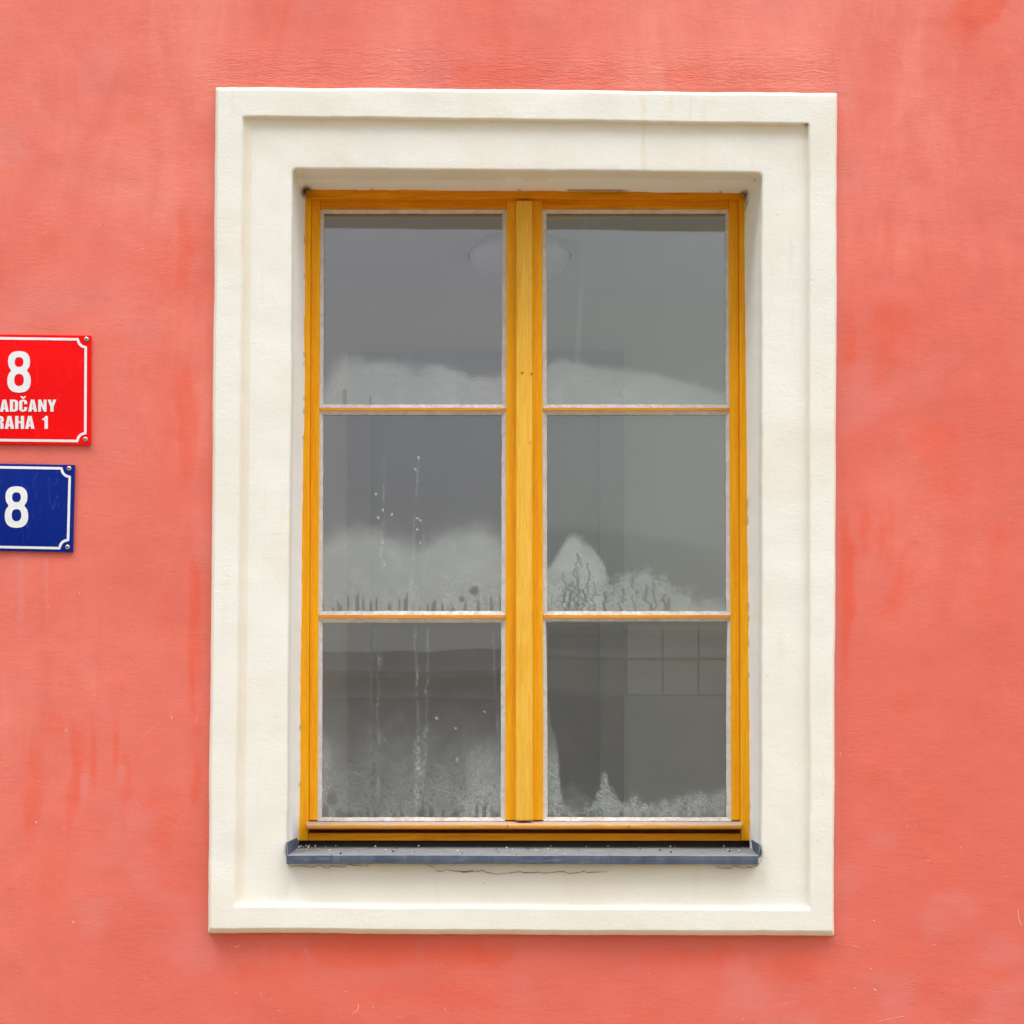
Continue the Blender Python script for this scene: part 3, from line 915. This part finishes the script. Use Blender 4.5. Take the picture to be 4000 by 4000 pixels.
        for i, (x0, y0, w) in enumerate(((2250, 2160, 4.5), (2262, 2165, 3.5), (2298, 2200, 4), (2212, 2280, 6), (2228, 2300, 8), (2248, 2270, 6), (2280, 2300, 6), (2358, 2310, 9), (2428, 2300, 6), (2478, 2250, 6), (2530, 2290, 10), (2550, 2270, 6), (2600, 2320, 11), (2618, 2330, 8), (2205, 2240, 3.5), (2320, 2270, 3.5))):
            f *= 1 - 0.78 * crooked(px, py, x0, y0, yb, w, 265 + i)
        b2 = interp_curve([(2130, 2060), (2273, 2060), (2435, 2076), (2559, 2101), (2683, 2114), (2745, 2138), (2783, 2151), (2835, 2157)], px)
        f = np.maximum(f, 0.065 * sstep(26, -26, py - b2))
        f += line_streak(px, py, 2224, 1640, 2222, 2080, 6, 281, 0.08) + line_streak(px, py, 2268, 1630, 2290, 2000, 12, 283, 0.05)
    else:
        cb = interp_curve([(2130, 2985), (2182, 3010), (2190, 3090), (2199, 3113), (2239, 3147), (2307, 3142), (2330, 3096), (2359, 3033), (2370, 3016), (2376, 3056), (2393, 3102), (2421, 3130), (2473, 3124), (2513, 3136), (2570, 3136), (2626, 3142), (2683, 3119), (2729, 3090), (2797, 3096), (2840, 3050)], px)
        f = 0.32 * sstep(-26, 44, py - cb + g * 85 + (grain - 0.5) * 30) * (0.75 + 0.5 * grain)
        xl = np.interp(py, [2720, 2820, 2890, 2980, 3035, 3090, 3192], [2143, 2151, 2171, 2182, 2180, 2188, 2200])
        f = np.maximum(f, (0.10 + 0.24 * sstep(2850, 3050, py)) * sstep(10, -6, px - xl + g * 14) * sstep(2700, 2800, py) * (0.6 + 0.8 * grain))
        f = np.maximum(f, 0.17 * sstep(3040, 3180, py + g * 90) * sstep(2420, 2200, px))
        d0, d1 = drops(px, py, 293, 12)
        zone = sstep(2950, 3080, py)
        f *= 1 - 0.6 * (d0 > 0.6) * zone
        f += 0.35 * (d1 > 0.82) * zone * (f > 0.08)
        f += line_streak(px, py, 2706, 2900, 2730, 3110, 5, 297, 0.16)
        f *= 1 - 0.5 * streaks(px, py, 299, yb, 60, 40)
        f += 0.10 * sstep(40, 10, np.hypot((px - 2805) * 1.3, py - 2470)) * grain
        f = np.maximum(f, 0.030 * sstep(2760, 2700, py + (px - 2500) * -0.10))
    f = f * (0.80 + 0.24 * fbm(px / 70, py / 55, 331 + ci * 5 + ri, 4) * 1.4) * (1 + (0.14 if ri == 2 else 0.05) * (vnoise(px / 4.3, py / 4.3, 341 + ci * 5 + ri) - 0.5))
    if ri == 2: f = f * (1 + 0.07 * np.clip(np.random.default_rng(7 + ci * 3 + ri).normal(size=f.shape), -2, 2))
    return np.clip(f * 0.9 + ((0.012, 0.012, 0.035), (0.012, 0.004, 0.055))[ci][ri], 0, 0.85)


def build_pane(ci, ri, C, parent, label):
    y0o, y0, y1, y1o = ROWS[ri]
    ya, yb = y0 - 6, y1 + 6
    xa, xb = C['i'], C['j']
    nx, ny = 180, 196
    U, W = np.meshgrid(np.linspace(0, 1, nx), np.linspace(0, 1, ny))
    PY = lerp(ya, yb, W)
    XL = col_x(xa[0], xa[1], PY) - 6
    XR = col_x(xb[0], xb[1], PY) + 6
    PX = lerp(XL, XR, U)
    fog = fog_of(ci, ri, PX, PY, y1)
    # a pane never lies quite true in its putty
    tilt = ((0.000, 0.002, 0.0), (0.001, -0.001, 0.021))[ci][ri]
    dd = DG + (W - 0.5) * (yb - ya) / 2000.0 * tilt
    k = 1 + dd / D
    V = np.stack([(PX - 2000) / 2000 * k, dd, EYE + (YH - PY) / 2000 * k], -1).reshape(-1, 3)
    idx = np.arange(nx * ny).reshape(ny, nx)
    f = np.stack([idx[:-1, :-1], idx[1:, :-1], idx[1:, 1:], idx[:-1, 1:]], -1).reshape(-1, 4).tolist()
    n0 = nx * ny
    cor = [idx[0, 0], idx[0, -1], idx[-1, -1], idx[-1, 0]]
    back = [V[i] + np.array((0, 0.004, 0)) for i in cor]
    V = np.concatenate([V, np.array(back)])
    f.append((n0, n0 + 1, n0 + 2, n0 + 3))
    o = mesh('glass_pane', V.tolist(), f, M_GLASS[ci], parent)
    set_attr(o.data, 'fog', np.concatenate([fog.ravel(), np.zeros(4)]))
    if label: o['label'] = label
    return o


def build_putty(C, ri, parent):
    """bevelled putty line all round one pane"""
    y0o, y0, y1, y1o = ROWS[ri]

    def ring(xl, xr, ya, yb, d, n=40, wob=0.0, seed=0):
        q = [(col_x(*xl, ya), ya), (col_x(*xr, ya), ya), (col_x(*xr, yb), yb), (col_x(*xl, yb), yb)]
        out = []
        for i in range(4):
            a, b = q[i], q[(i + 1) % 4]
            for k in range(n):
                t = k / n
                x, y = lerp(a[0], b[0], t), lerp(a[1], b[1], t)
                if wob and 0 < k < n:
                    w = (float(vnoise(np.array(x / 40), np.array(y / 40), seed)) - 0.5) * wob + (float(vnoise(np.array(x / 9), np.array(y / 9), seed + 1)) - 0.5) * wob * 0.6
                    if i % 2 == 0: y += w
                    else: x += w
                out.append(P(x, y, d))
        return out
    r = [ring(C['o'], C['p'], y0o, y1o, DS + 0.0010), ring(C['o'], C['p'], y0o, y1o, DS + 0.0022),
         ring(tuple(lerp(a, b, 0.9) for a, b in zip(C['o'], C['i'])), tuple(lerp(a, b, 0.9) for a, b in zip(C['p'], C['j'])), lerp(y0o, y0, 0.9), lerp(y1o, y1, 0.9), DG - 0.002, wob=0.8, seed=301 + ri),
         ring(C['i'], C['j'], y0, y1, DG + 0.0006, wob=2.0, seed=311 + ri)]
    vs = sum(r, [])
    n = len(r[0])
    fs = [(a * n + i, (a + 1) * n + i, (a + 1) * n + (i + 1) % n, a * n + (i + 1) % n) for a in range(len(r) - 1) for i in range(n)]
    return mesh('putty', vs, fs, M_PUTTY, parent)


def build_drip(x0, x1, parent, notch):
    """weather bar at the foot of a casement: sloping top, rounded nose, undercut"""
    prof = [(3206, 0.158), (3207, 0.1500), (3213.5, 0.128), (3219, 0.1100), (3221.5, 0.1072), (3225, 0.1062), (3232, 0.1062), (3237, 0.1072), (3239, 0.1095), (3239.5, 0.135), (3239.5, 0.158)]
    n = 60
    vs, fs = [], []
    m = len(prof)
    for i in range(n + 1):
        t = i / n
        x = lerp(x0, x1, t)
        for k, (y, d) in enumerate(prof):
            wy = (float(vnoise(np.array(x / 35), np.array(k * 0.7), 321)) - 0.5) * (2.2 if 2 <= k <= 5 else 0.8)
            xx = x
            if notch and i == (n if notch > 0 else 0):
                xx += notch * (d - 0.106) * 700        # the slanting joint between the two bars
            vs.append(P(xx, y + wy, d))
    for i in range(n):
        for k in range(m):
            a, b = i * m + k, i * m + (k + 1) % m
            fs.append((a, b, b + m, a + m))
    fs.append(tuple(range(m))[::-1]); fs.append(tuple(n * m + k for k in range(m)))
    return mesh('weather_bar', vs, fs, M_DRIP, parent)


PANE_LABELS = (('glass pane with a soft low bank of mist along its foot', 'misted glass pane with white runs and a pale bank at its foot', 'glass pane with chalky white runs and fine droplets'),
               ('clear glass pane with a sharp-edged bank of mist sloping down to the right', 'glass pane with a tall peak of mist and dark water runs at lower left', 'dark glass pane with a thin ragged rim of droplets'))
for ci, C in enumerate((LEFT, RIGHT)):
    cz = empty('casement', (0, 0, 0), win)
    cz.location = Vector(P((C['oo'][0] + C['pp'][0]) / 2, 3240, DS)) - win.location
    quadbox('stile', [(C['oo'][0], 779), (C['o'][0], 779), (C['o'][1], 3204), (C['oo'][1], 3204)], DS, 0.185, M_WOODV, cz)
    quadbox('stile', [(C['p'][0], 779), (C['pp'][0], 779), (C['pp'][1], 3204), (C['p'][1], 3204)], DS, 0.185, M_WOODV, cz)
    quadbox('top_rail', [(C['o'][0] + 0.6, 779.5), (C['p'][0] - 0.6, 779.5), (C['p'][0] - 0.6, 818), (C['o'][0] + 0.6, 818)], DS + 0.0006, 0.185, M_WOODH, cz, bevel=0.001)
    quadbox('foot_rail', [(C['o'][1] + 0.6, 3206), (C['p'][1] - 0.6, 3206), (C['p'][1] - 0.6, 3239), (C['o'][1] + 0.6, 3239)], 0.150, 0.185, M_WOODH, cz, bevel=0)
    for (ya, yb) in ((1593, 1604), (2402, 2415)):
        quadbox('glazing_bar', [(col_x(*C['o'], ya) + 0.5, ya), (col_x(*C['p'], ya) - 0.5, ya), (col_x(*C['p'], yb) - 0.5, yb), (col_x(*C['o'], yb) + 0.5, yb)], DS + 0.0004, 0.180, M_BAR, cz, bevel=0.0008)
    for ri in range(3):
        build_putty(C, ri, cz)
        build_pane(ci, ri, C, cz, PANE_LABELS[ci][ri])
    build_drip(*((1197, 1980) if ci == 0 else (1985, 2899)), cz, 1 if ci == 0 else -1)
    if ci == 1:
        pass


# ------------------------------------------------------------------ window: sheet metal sill
def build_sill():
    prof = [(3290, 0.147), (3303, 0.147), (3307, 0.144), (3318, 0.09), (3330, 0.03), (3340, -0.0330), (3341.5, -0.0350), (3343, -0.0360), (3358, -0.0365), (3372, -0.0360), (3374, -0.0350), (3373, -0.022)]
    n = 90
    m = len(prof)
    vs, fs = [], []
    for i in range(n + 1):
        t = i / n
        for k, (y, d) in enumerate(prof):
            # narrower where it runs between the reveals
            s = min(1.0, max(0.0, (d - 0.0) / 0.14))
            x = lerp(lerp(1121, 1166, s), lerp(2962, 2931, s), t)
            wy = (float(vnoise(np.array(x / 160), np.array(k * 0.3), 401)) - 0.5) * 2.0
            dz = lerp(-1.0, 1.5, t)
            vs.append(P(x, y + wy + dz, d + (float(vnoise(np.array(x / 220), np.array(1.0), 403)) - 0.5) * 0.0015))
    for i in range(n):
        for k in range(m - 1):
            a = i * m + k
            fs.append((a, a + 1, a + 1 + m, a + m))
    # upturned ends, folded against the reveals
    def flange(pts):
        b = len(vs)
        vs.extend(pts)
        fs.append((b, b + 1, b + 2, b + 3))
    flange([P(1121, 3340, -0.0345), P(1119, 3291, -0.0140), P(1160, 3271, 0.118), P(1167, 3306, 0.143)])
    flange([P(2963, 3343, -0.0345), P(2972, 3303, -0.0260), P(2933, 3277, 0.118), P(2931, 3308, 0.143)])
    flange([P(1121, 3340, -0.0345), P(1119, 3291, -0.0140), P(1122, 3291, -0.0140), P(1125, 3340, -0.0345)])
    # curled front edge of the right upstand
    flange([P(2963, 3344, -0.0350), P(2972, 3303, -0.0265), P(2966, 3302, -0.0255), P(2961, 3343, -0.0340)])
    # closed ends of the front lip
    flange([P(1121, 3341, -0.035), P(1121, 3372, -0.0355), P(1121, 3372, -0.004), P(1121, 3341, -0.004)])
    flange([P(2962, 3343, -0.035), P(2962, 3375, -0.0355), P(2962, 3375, -0.004), P(2962, 3343, -0.004)])
    o = mesh('sill', vs, fs, M_ZINC, win)
    gr = np.zeros(len(vs))  # back upstand darkened in colour, standing in for shade under the frame
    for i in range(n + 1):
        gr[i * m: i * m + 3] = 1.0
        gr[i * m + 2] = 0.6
    set_attr(o.data, 'upstand_shade', gr)
    md = o.modifiers.new('thickness', 'SOLIDIFY')
    md.thickness = 0.0012
    return o


sill = build_sill()
# crumbs of grit left on the sill
bm = bmesh.new()
rs = random.Random(9)
for i in range(90):
    t = rs.random()
    x = rs.uniform(1180, 2930)
    u = rs.random() ** (2.2 if i % 3 else 1.0)
    if i < 26: x, u = rs.uniform(1165, 1215), rs.uniform(0.0, 0.25)
    d = lerp(0.140, -0.02, u)
    y = lerp(3307, 3338, u) + lerp(-1, 1.5, (x - 1121) / 1841)
    c = Vector(P(x, y, d))
    r = rs.choice((0.0009, 0.0012, 0.0016, 0.0022))
    bmesh.ops.create_icosphere(bm, subdivisions=1, radius=r, matrix=__import__('mathutils').Matrix.Translation(c + Vector((0, 0, r * 0.8))))
grit = from_bm('grit', bm, None)
M_GRIT = NT('grit_crumbs')
_oi = M_GRIT.n('ShaderNodeNewGeometry')
_c = M_GRIT.mix(M_GRIT.ramp(_oi.outputs['Random Per Island'], 0.55, 0.6), (0.05, 0.045, 0.05), (0.62, 0.58, 0.50))
M_GRIT.bsdf(_c, 0.9)
grit.data.materials.append(M_GRIT.m)
tag(grit, 'dark and pale crumbs of grit scattered along the metal sill', kind='stuff')

# ------------------------------------------------------------------ room behind the glass
RD = 2.0          # back wall depth
M_ROOM = mat_simple('room_paint', (0.58, 0.63, 0.585), 0.9, nscale=3, var=0.04)
M_CEIL = mat_simple('room_ceiling_paint', (0.66, 0.68, 0.72), 0.9, nscale=3, var=0.03)
rz0, rz1 = 0.45, P(0, 1130, RD)[2]
rx0, rx1 = -1.9, 2.1


def sheet(name, pts, mat):
    o = mesh(name, pts, [(0, 1, 2, 3)], mat)
    return tag(o, kind='structure')


back = sheet('back_wall', [(rx0, RD, rz0), (rx1, RD, rz0), (rx1, RD, rz1), (rx0, RD, rz1)], M_ROOM)
wy0, wy1, wz0, wz1 = 0.30, 1.92, 0.70, rz1 - 0.05      # openings added in the side walls to let daylight fill the room
for xx in (rx0, rx1):
    vs = [(xx, 0.21, rz0), (xx, RD, rz0), (xx, RD, rz1), (xx, 0.21, rz1), (xx, wy0, wz0), (xx, wy1, wz0), (xx, wy1, wz1), (xx, wy0, wz1)]
    tag(mesh('side_wall', vs, [(0, 1, 5, 4), (1, 2, 6, 5), (2, 3, 7, 6), (3, 0, 4, 7)], M_ROOM), kind='structure')
sheet('ceiling', [(rx0, 0.21, rz1), (rx1, 0.21, rz1), (rx1, RD, rz1), (rx0, RD, rz1)], M_CEIL)
sheet('floor', [(rx0, 0.21, rz0), (rx1, 0.21, rz0), (rx1, RD, rz0), (rx0, RD, rz0)], mat_simple('room_floor', (0.15, 0.15, 0.14), 0.6))
hx0, hx1 = P(1180, 0, 0.2)[0], P(2920, 0, 0.2)[0]
hz0, hz1 = P(0, 3290, 0.2)[2], P(0, 750, 0.2)[2]
vs = [(rx0, 0.21, rz0), (rx1, 0.21, rz0), (rx1, 0.21, rz1), (rx0, 0.21, rz1), (hx0, 0.21, hz0), (hx1, 0.21, hz0), (hx1, 0.21, hz1), (hx0, 0.21, hz1)]
tag(mesh('front_wall', vs, [(0, 1, 5, 4), (1, 2, 6, 5), (2, 3, 7, 6), (3, 0, 4, 7)], M_ROOM), kind='structure')

# tiled splashback on the back wall
M_TILE = mat_simple('pale_glazed_tile', (0.60, 0.61, 0.54), 0.25, nscale=5, var=0.05)
M_GROUT = mat_simple('grout', (0.52, 0.53, 0.475), 0.9)
tx0, tz1 = P(2440, 2436, RD)[0], P(2440, 2436, RD)[2]
pitch = 140 / 2000 * (1 + RD / D)
bm = bmesh.new()
worldbox(bm, -pitch / 2 + 0.003, pitch / 2 - 0.003, -0.006, 0, -pitch / 2 + 0.003, pitch / 2 - 0.003)
bmesh.ops.recalc_face_normals(bm, faces=bm.faces)
tile_me = bpy.data.meshes.new('tile'); bm.to_mesh(tile_me); bm.free()
tile_me.materials.append(M_TILE)
for r in range(2):
    for c in range(8):
        o = link_mesh('tile', tile_me, None, back)
        o.location = (tx0 + (c + 0.55) * pitch, RD - 0.003, tz1 - (r + 0.5) * pitch)
bm = bmesh.new()
worldbox(bm, tx0 + 0.05 * pitch, tx0 + 8.05 * pitch, RD - 0.003, RD, tz1 - 2 * pitch, tz1)
from_bm('grout', bm, M_GROUT, back)

# door on the back wall
M_DOOR = mat_simple('dark_grey_door_paint', (0.15, 0.155, 0.16), 0.6, nscale=4, var=0.08)
M_DOOR2 = mat_simple('grey_door_frame_paint', (0.22, 0.225, 0.23), 0.6, nscale=4, var=0.08)
dr = empty('room_door', (P(1900, 0, RD)[0], RD, rz0))
tag(dr, 'dark grey door in the back wall, dimly visible through the middle panes', 'door')


def wb(name, pxa, pxb, za, zb, d0, d1, mat, parent):
    b = bmesh.new()
    worldbox(b, P(pxa, 0, RD)[0], P(pxb, 0, RD)[0], d0, d1, za, zb)
    return from_bm(name, b, mat, parent)


dtop = P(0, 1392, RD)[2]
wb('door_frame', 1366, 1455, rz0, dtop, RD - 0.06, RD - 0.001, M_DOOR2, dr)
wb('door_frame', 2341, 2432, rz0, dtop, RD - 0.06, RD - 0.001, M_DOOR2, dr)
wb('door_head', 1455, 2341, P(0, 1480, RD)[2], dtop - 0.0005, RD - 0.058, RD - 0.001, M_DOOR2, dr)
wb('door_leaf', 1458, 2338, rz0 + 0.01, P(0, 1483, RD)[2], RD - 0.045, RD - 0.003, M_DOOR, dr)

# bowl lamp on the ceiling
lx, ly = P(2030, 0, 1.60)[0], 1.60
lamp = empty('ceiling_lamp', (lx, ly, rz1))
tag(lamp, 'round white bowl lamp on the ceiling, half hidden behind the centre post', 'lamp')
bm = bmesh.new()
N = 40
prof = [(0.160, 0.0), (0.166, -0.012), (0.160, -0.022)]
rings = []
for r, z in prof:
    rings.append([bm.verts.new((lx + r * math.cos(a * 2 * math.pi / N), ly + r * math.sin(a * 2 * math.pi / N), rz1 + z)) for a in range(N)])
for a, b in zip(rings, rings[1:]):
    for i in range(N):
        bm.faces.new([a[i], a[(i + 1) % N], b[(i + 1) % N], b[i]])
from_bm('lamp_base', bm, mat_simple('lamp_metal', (0.36, 0.37, 0.39), 0.4), lamp, True)
bm = bmesh.new()
rings = []
for k in range(10):
    a0 = k / 10 * math.pi / 2
    r, z = 0.153 * math.cos(a0), -0.018 - 0.085 * math.sin(a0)
    rings.append([bm.verts.new((lx + r * math.cos(a * 2 * math.pi / N), ly + r * math.sin(a * 2 * math.pi / N), rz1 + z)) for a in range(N)])
for a, b in zip(rings, rings[1:]):
    for i in range(N):
        bm.faces.new([a[i], a[(i + 1) % N], b[(i + 1) % N], b[i]])
bm.faces.new(rings[-1])
from_bm('lamp_bowl', bm, mat_simple('opal_glass', (0.66, 0.68, 0.70), 0.3, var=0.02), lamp, True)

# ------------------------------------------------------------------ enamel plates
G = {
 'A': (0.53, [[(0, 0), (.16, 1), (.37, 1), (.53, 0), (.34, 0), (.315, .19), (.215, .19), (.19, 0)], [(.235, .35), (.295, .35), (.265, .72)]]),
 'D': (0.49, [[(0, 0), (0, 1), (.26, 1), (.42, .94), (.49, .8), (.49, .2), (.42, .06), (.26, 0)], [(.19, .17), (.19, .83), (.26, .83), (.3, .77), (.3, .23), (.26, .17)]]),
 'C': (0.48, [[(.48, .38), (.48, .2), (.42, .06), (.27, 0), (.2, 0), (.06, .06), (0, .2), (0, .8), (.06, .94), (.2, 1), (.28, 1), (.42, .94), (.48, .8), (.48, .62), (.3, .62), (.3, .8), (.27, .85), (.21, .85), (.19, .8), (.19, .2), (.21, .15), (.27, .15), (.3, .2), (.3, .38)]]),
 'v': (0.48, [[(.06, 1.28), (.19, 1.07), (.29, 1.07), (.42, 1.28), (.30, 1.28), (.24, 1.19), (.18, 1.28)]]),
 'N': (0.50, [[(0, 0), (0, 1), (.17, 1), (.33, .5), (.33, 1), (.5, 1), (.5, 0), (.34, 0), (.17, .52), (.17, 0)]]),
 'Y': (0.52, [[(.165, 0), (.165, .4), (0, 1), (.19, 1), (.26, .66), (.33, 1), (.52, 1), (.355, .4), (.355, 0)]]),
 'R': (0.49, [[(0, 0), (0, 1), (.28, 1), (.44, .94), (.49, .82), (.49, .63), (.44, .53), (.38, .5), (.46, .44), (.48, .32), (.49, 0), (.3, 0), (.3, .33), (.26, .43), (.19, .43), (.19, 0)], [(.19, .58), (.19, .85), (.26, .85), (.3, .81), (.3, .62), (.26, .58)]]),
 'P': (0.50, [[(0, 0), (0, 1), (.3, 1), (.45, .93), (.5, .8), (.5, .58), (.45, .45), (.3, .38), (.19, .38), (.19, 0)], [(.19, .54), (.19, .85), (.27, .85), (.31, .8), (.31, .59), (.27, .54)]]),
 'H': (0.51, [[(0, 0), (0, 1), (.19, 1), (.19, .6), (.32, .6), (.32, 1), (.51, 1), (.51, 0), (.32, 0), (.32, .43), (.19, .43), (.19, 0)]]),
 '1': (0.34, [[(.15, 0), (.15, .68), (.02, .68), (.02, .8), (.12, .84), (.2, 1), (.34, 1), (.34, 0)]]),
 ' ': (0.30, []),
}


def sup(cx, cy, rx, ry, n=2.4, N=40):
    out = []
    for i in range(N):
        a = 2 * math.pi * i / N
        c, s = math.cos(a), math.sin(a)
        out.append((cx + rx * math.copysign(abs(c) ** (2 / n), c), cy + ry * math.copysign(abs(s) ** (2 / n), s)))
    return out


def eight():
    right = []
    for i in range(61):
        z = i / 60
        a = 0.0
        for cy, rx, ry in ((0.745, 0.262, 0.255), (0.285, 0.280, 0.285)):
            q = abs(z - cy) / ry
            if q < 1: a = max(a, rx * (1 - q ** 2.4) ** (1 / 2.4))
        if 0.4 < z < 0.65: a = max(a, 0.195)
        right.append((a, z))
    return [[(0.28 + a, z) for a, z in right] + [(0.28 - a, z) for a, z in right[::-1]], sup(.28, .735, .105, .118), sup(.28, .305, .115, .145)]


G['8'] = (0.56, eight())


class Plate:
    def __init__(self, name, corners, label, mat):
        self.c = corners
        n = 24
        vs, fs = [], []
        for j in range(n + 1):
            for i in range(n + 1):
                vs.append(self.at(i / n, j / n, 0))
        for j in range(n):
            for i in range(n):
                a = j * (n + 1) + i
                fs.append((a, a + n + 1, a + n + 2, a + 1))
        # folded rim back to the wall
        rim = [(i, 0) for i in range(n)] + [(n, j) for j in range(n)] + [(n - i, n) for i in range(n)] + [(0, n - j) for j in range(n)]
        b0 = len(vs)
        for i, j in rim:
            v = vs[j * (n + 1) + i]
            vs.append((v[0], -0.0005, v[2]))
        m = len(rim)
        for k in range(m):
            i, j = rim[k]; i2, j2 = rim[(k + 1) % m]
            fs.append((j * (n + 1) + i, j2 * (n + 1) + i2, b0 + (k + 1) % m, b0 + k))
        self.o = mesh(name, vs, fs, mat)
        tag(self.o, label, 'sign')

    def px(self, u, v):
        a, b, c, d = self.c
        return (lerp(lerp(a[0], b[0], u), lerp(d[0], c[0], u), v), lerp(lerp(a[1], b[1], u), lerp(d[1], c[1], u), v))

    def depth(self, u, v):
        return -0.0060 - 0.0035 * (1 - (2 * u - 1) ** 2) * (1 - (2 * v - 1) ** 2)

    def at(self, u, v, lift):
        x, y = self.px(u, v)
        return P(x, y, self.depth(u, v) - lift)

    def on(self, x, y, lift=0.0007):
        a, b, c, d = self.c
        v = (y - (a[1] + b[1]) / 2) / ((c[1] + d[1]) / 2 - (a[1] + b[1]) / 2)
        u = (x - lerp(a[0], d[0], v)) / (lerp(b[0], c[0], v) - lerp(a[0], d[0], v))
        return P(x, y, self.depth(min(max(u, 0), 1), min(max(v, 0), 1)) - lift)

    def glyphs(self, text, xr, y0, y1, sx, gap, slope=0.0):
        """right-aligned text block as flat print; y0 top, y1 bottom"""
        h = y1 - y0
        tot = 0
        for ch in text:
            if ch != 'v': tot += G[ch][0] * h * sx + gap
        x = xr - tot + gap
        vs, fs = [], []
        px_prev = x
        for ch in text:
            ox = px_prev if ch == 'v' else x
            w, loops = G[ch]
            if loops:
                flat = [[Vector((p[0], p[1], 0)) for p in lp] for lp in loops]
                tris = tessellate_polygon(flat)
                b = len(vs)
                for lp in loops:
                    for p in lp:
                        X = ox + p[0] * h * sx
                        vs.append(self.on(X, y1 - p[1] * h + slope * (X - xr)))
                for t in tris:
                    fs.append(tuple(b + i for i in t))
            if ch != 'v':
                px_prev = x
                x += w * h * sx + gap
        return vs, fs

    def text(self, name, blocks):
        vs, fs = [], []
        for bl in blocks:
            v, f = self.glyphs(*bl)
            b = len(vs)
            vs += v; fs += [tuple(i + b for i in q) for q in f]
        bm = bmesh.new()
        bv = [bm.verts.new(v) for v in vs]
        for q in fs:
            try: bm.faces.new([bv[i] for i in q])
            except ValueError: pass
        for fc in bm.faces:
            fc.normal_update()
            if fc.normal.y > 0: fc.normal_flip()
        me = bpy.data.meshes.new(name); bm.to_mesh(me); bm.free()
        return link_mesh(name, me, M_WHITE, self.o)

    def border(self, ins, w, rad):
        """white line with hollow corners"""
        a, b, c, d = self.c
        (l, t) = ins
        A, B, Cc, Dd = (a[0] + l, a[1] + t), (b[0] - l, b[1] + t), (c[0] - l, c[1] - t), (d[0] + l, d[1] - t)
        path = []
        cs = [A, B, Cc, Dd]
        for i in range(4):
            p, q, r = np.array(cs[i - 1], float), np.array(cs[i], float), np.array(cs[(i + 1) % 4], float)
            u = (p - q) / np.linalg.norm(p - q); v = (r - q) / np.linalg.norm(r - q)
            for k in range(9):
                th = k / 8 * math.pi / 2
                path.append(q + u * rad * math.cos(th) + v * rad * math.sin(th))
            e = q + v * rad; nx = r - v * rad
            for k in range(1, 24):
                path.append(lerp(e, nx, k / 24))
        n = len(path)
        vs, fs = [], []
        for i in range(n):
            tdir = path[(i + 1) % n] - path[i - 1]
            tdir = tdir / np.linalg.norm(tdir)
            nrm = np.array((-tdir[1], tdir[0]))
            for s in (-0.5, 0.5):
                x, y = path[i] + nrm * w * s
                vs.append(self.on(x, y))
        for i in range(n):
            j = (i + 1) % n
            fs.append((2 * i, 2 * i + 1, 2 * j + 1, 2 * j))
        return mesh('border', vs, fs, M_WHITE, self.o)

    def screw(self, x, y, r=9.5):
        bm = bmesh.new()
        c = Vector(self.on(x, y, 0.0004))
        R = r / 2000
        prof = [(1.0, 0.0), (0.98, 0.0010), (0.8, 0.0018), (0.45, 0.0023)]
        rings = []
        for k, h in prof:
            rings.append([bm.verts.new((c.x + R * k * math.cos(i * math.pi / 8), c.y - h, c.z + R * k * math.sin(i * math.pi / 8))) for i in range(16)])
        for p, q in zip(rings, rings[1:]):
            for i in range(16):
                bm.faces.new([p[i], p[(i + 1) % 16], q[(i + 1) % 16], q[i]])
        bm.faces.new(rings[-1])
        s = R * 0.34
        o = from_bm('screw', bm, M_STEEL, self.o, True)
        # sunk cross slot
        bm = bmesh.new()
        for ang in (0.4, 0.4 + math.pi / 2):
            ca, sa = math.cos(ang), math.sin(ang)
            q = [(-1, -.25), (1, -.25), (1, .25), (-1, .25)]
            bm.faces.new([bm.verts.new((c.x + R * .5 * (a * ca - b * sa), c.y - 0.00245 - 0.0001 * (ang > 1), c.z + R * .5 * (a * sa + b * ca))) for a, b in q])
        me = bpy.data.meshes.new('slot'); bm.to_mesh(me); bm.free()
        sl = link_mesh('slot', me, M_DARK, o)
        return o


red = Plate('house_number_plate', [(-205, 1304), (355, 1311), (353, 1738), (-208, 1732)], 'red enamel house number plate with a white 8 above the district name', M_RED)
red.border((20, 15), 10, 30)
red.text('number', [('8', 120, 1371, 1534, 1.0, 0)])
red.text('lettering', [('HRADCvANY', 220, 1561, 1608, 1.39, 4.2), ('PRAHA 1', 187, 1625, 1675, 1.38, 4.0)])
for s in ((338, 1325), (334, 1716), (-188, 1320), (-190, 1712)):
    red.screw(*s)
blue = Plate('house_number_plate', [(-157, 1809), (291, 1816), (283, 2156), (-163, 2148)], 'blue enamel house number plate with a white 8, hung below the red plate', M_BLUE)
blue.border((18, 14), 10, 32)
blue.text('number', [('8', 110, 1899, 2062, 1.0, 0)])
for s in ((270, 1830), (264, 2137), (-138, 1824), (-144, 2130)):
    blue.screw(*s)
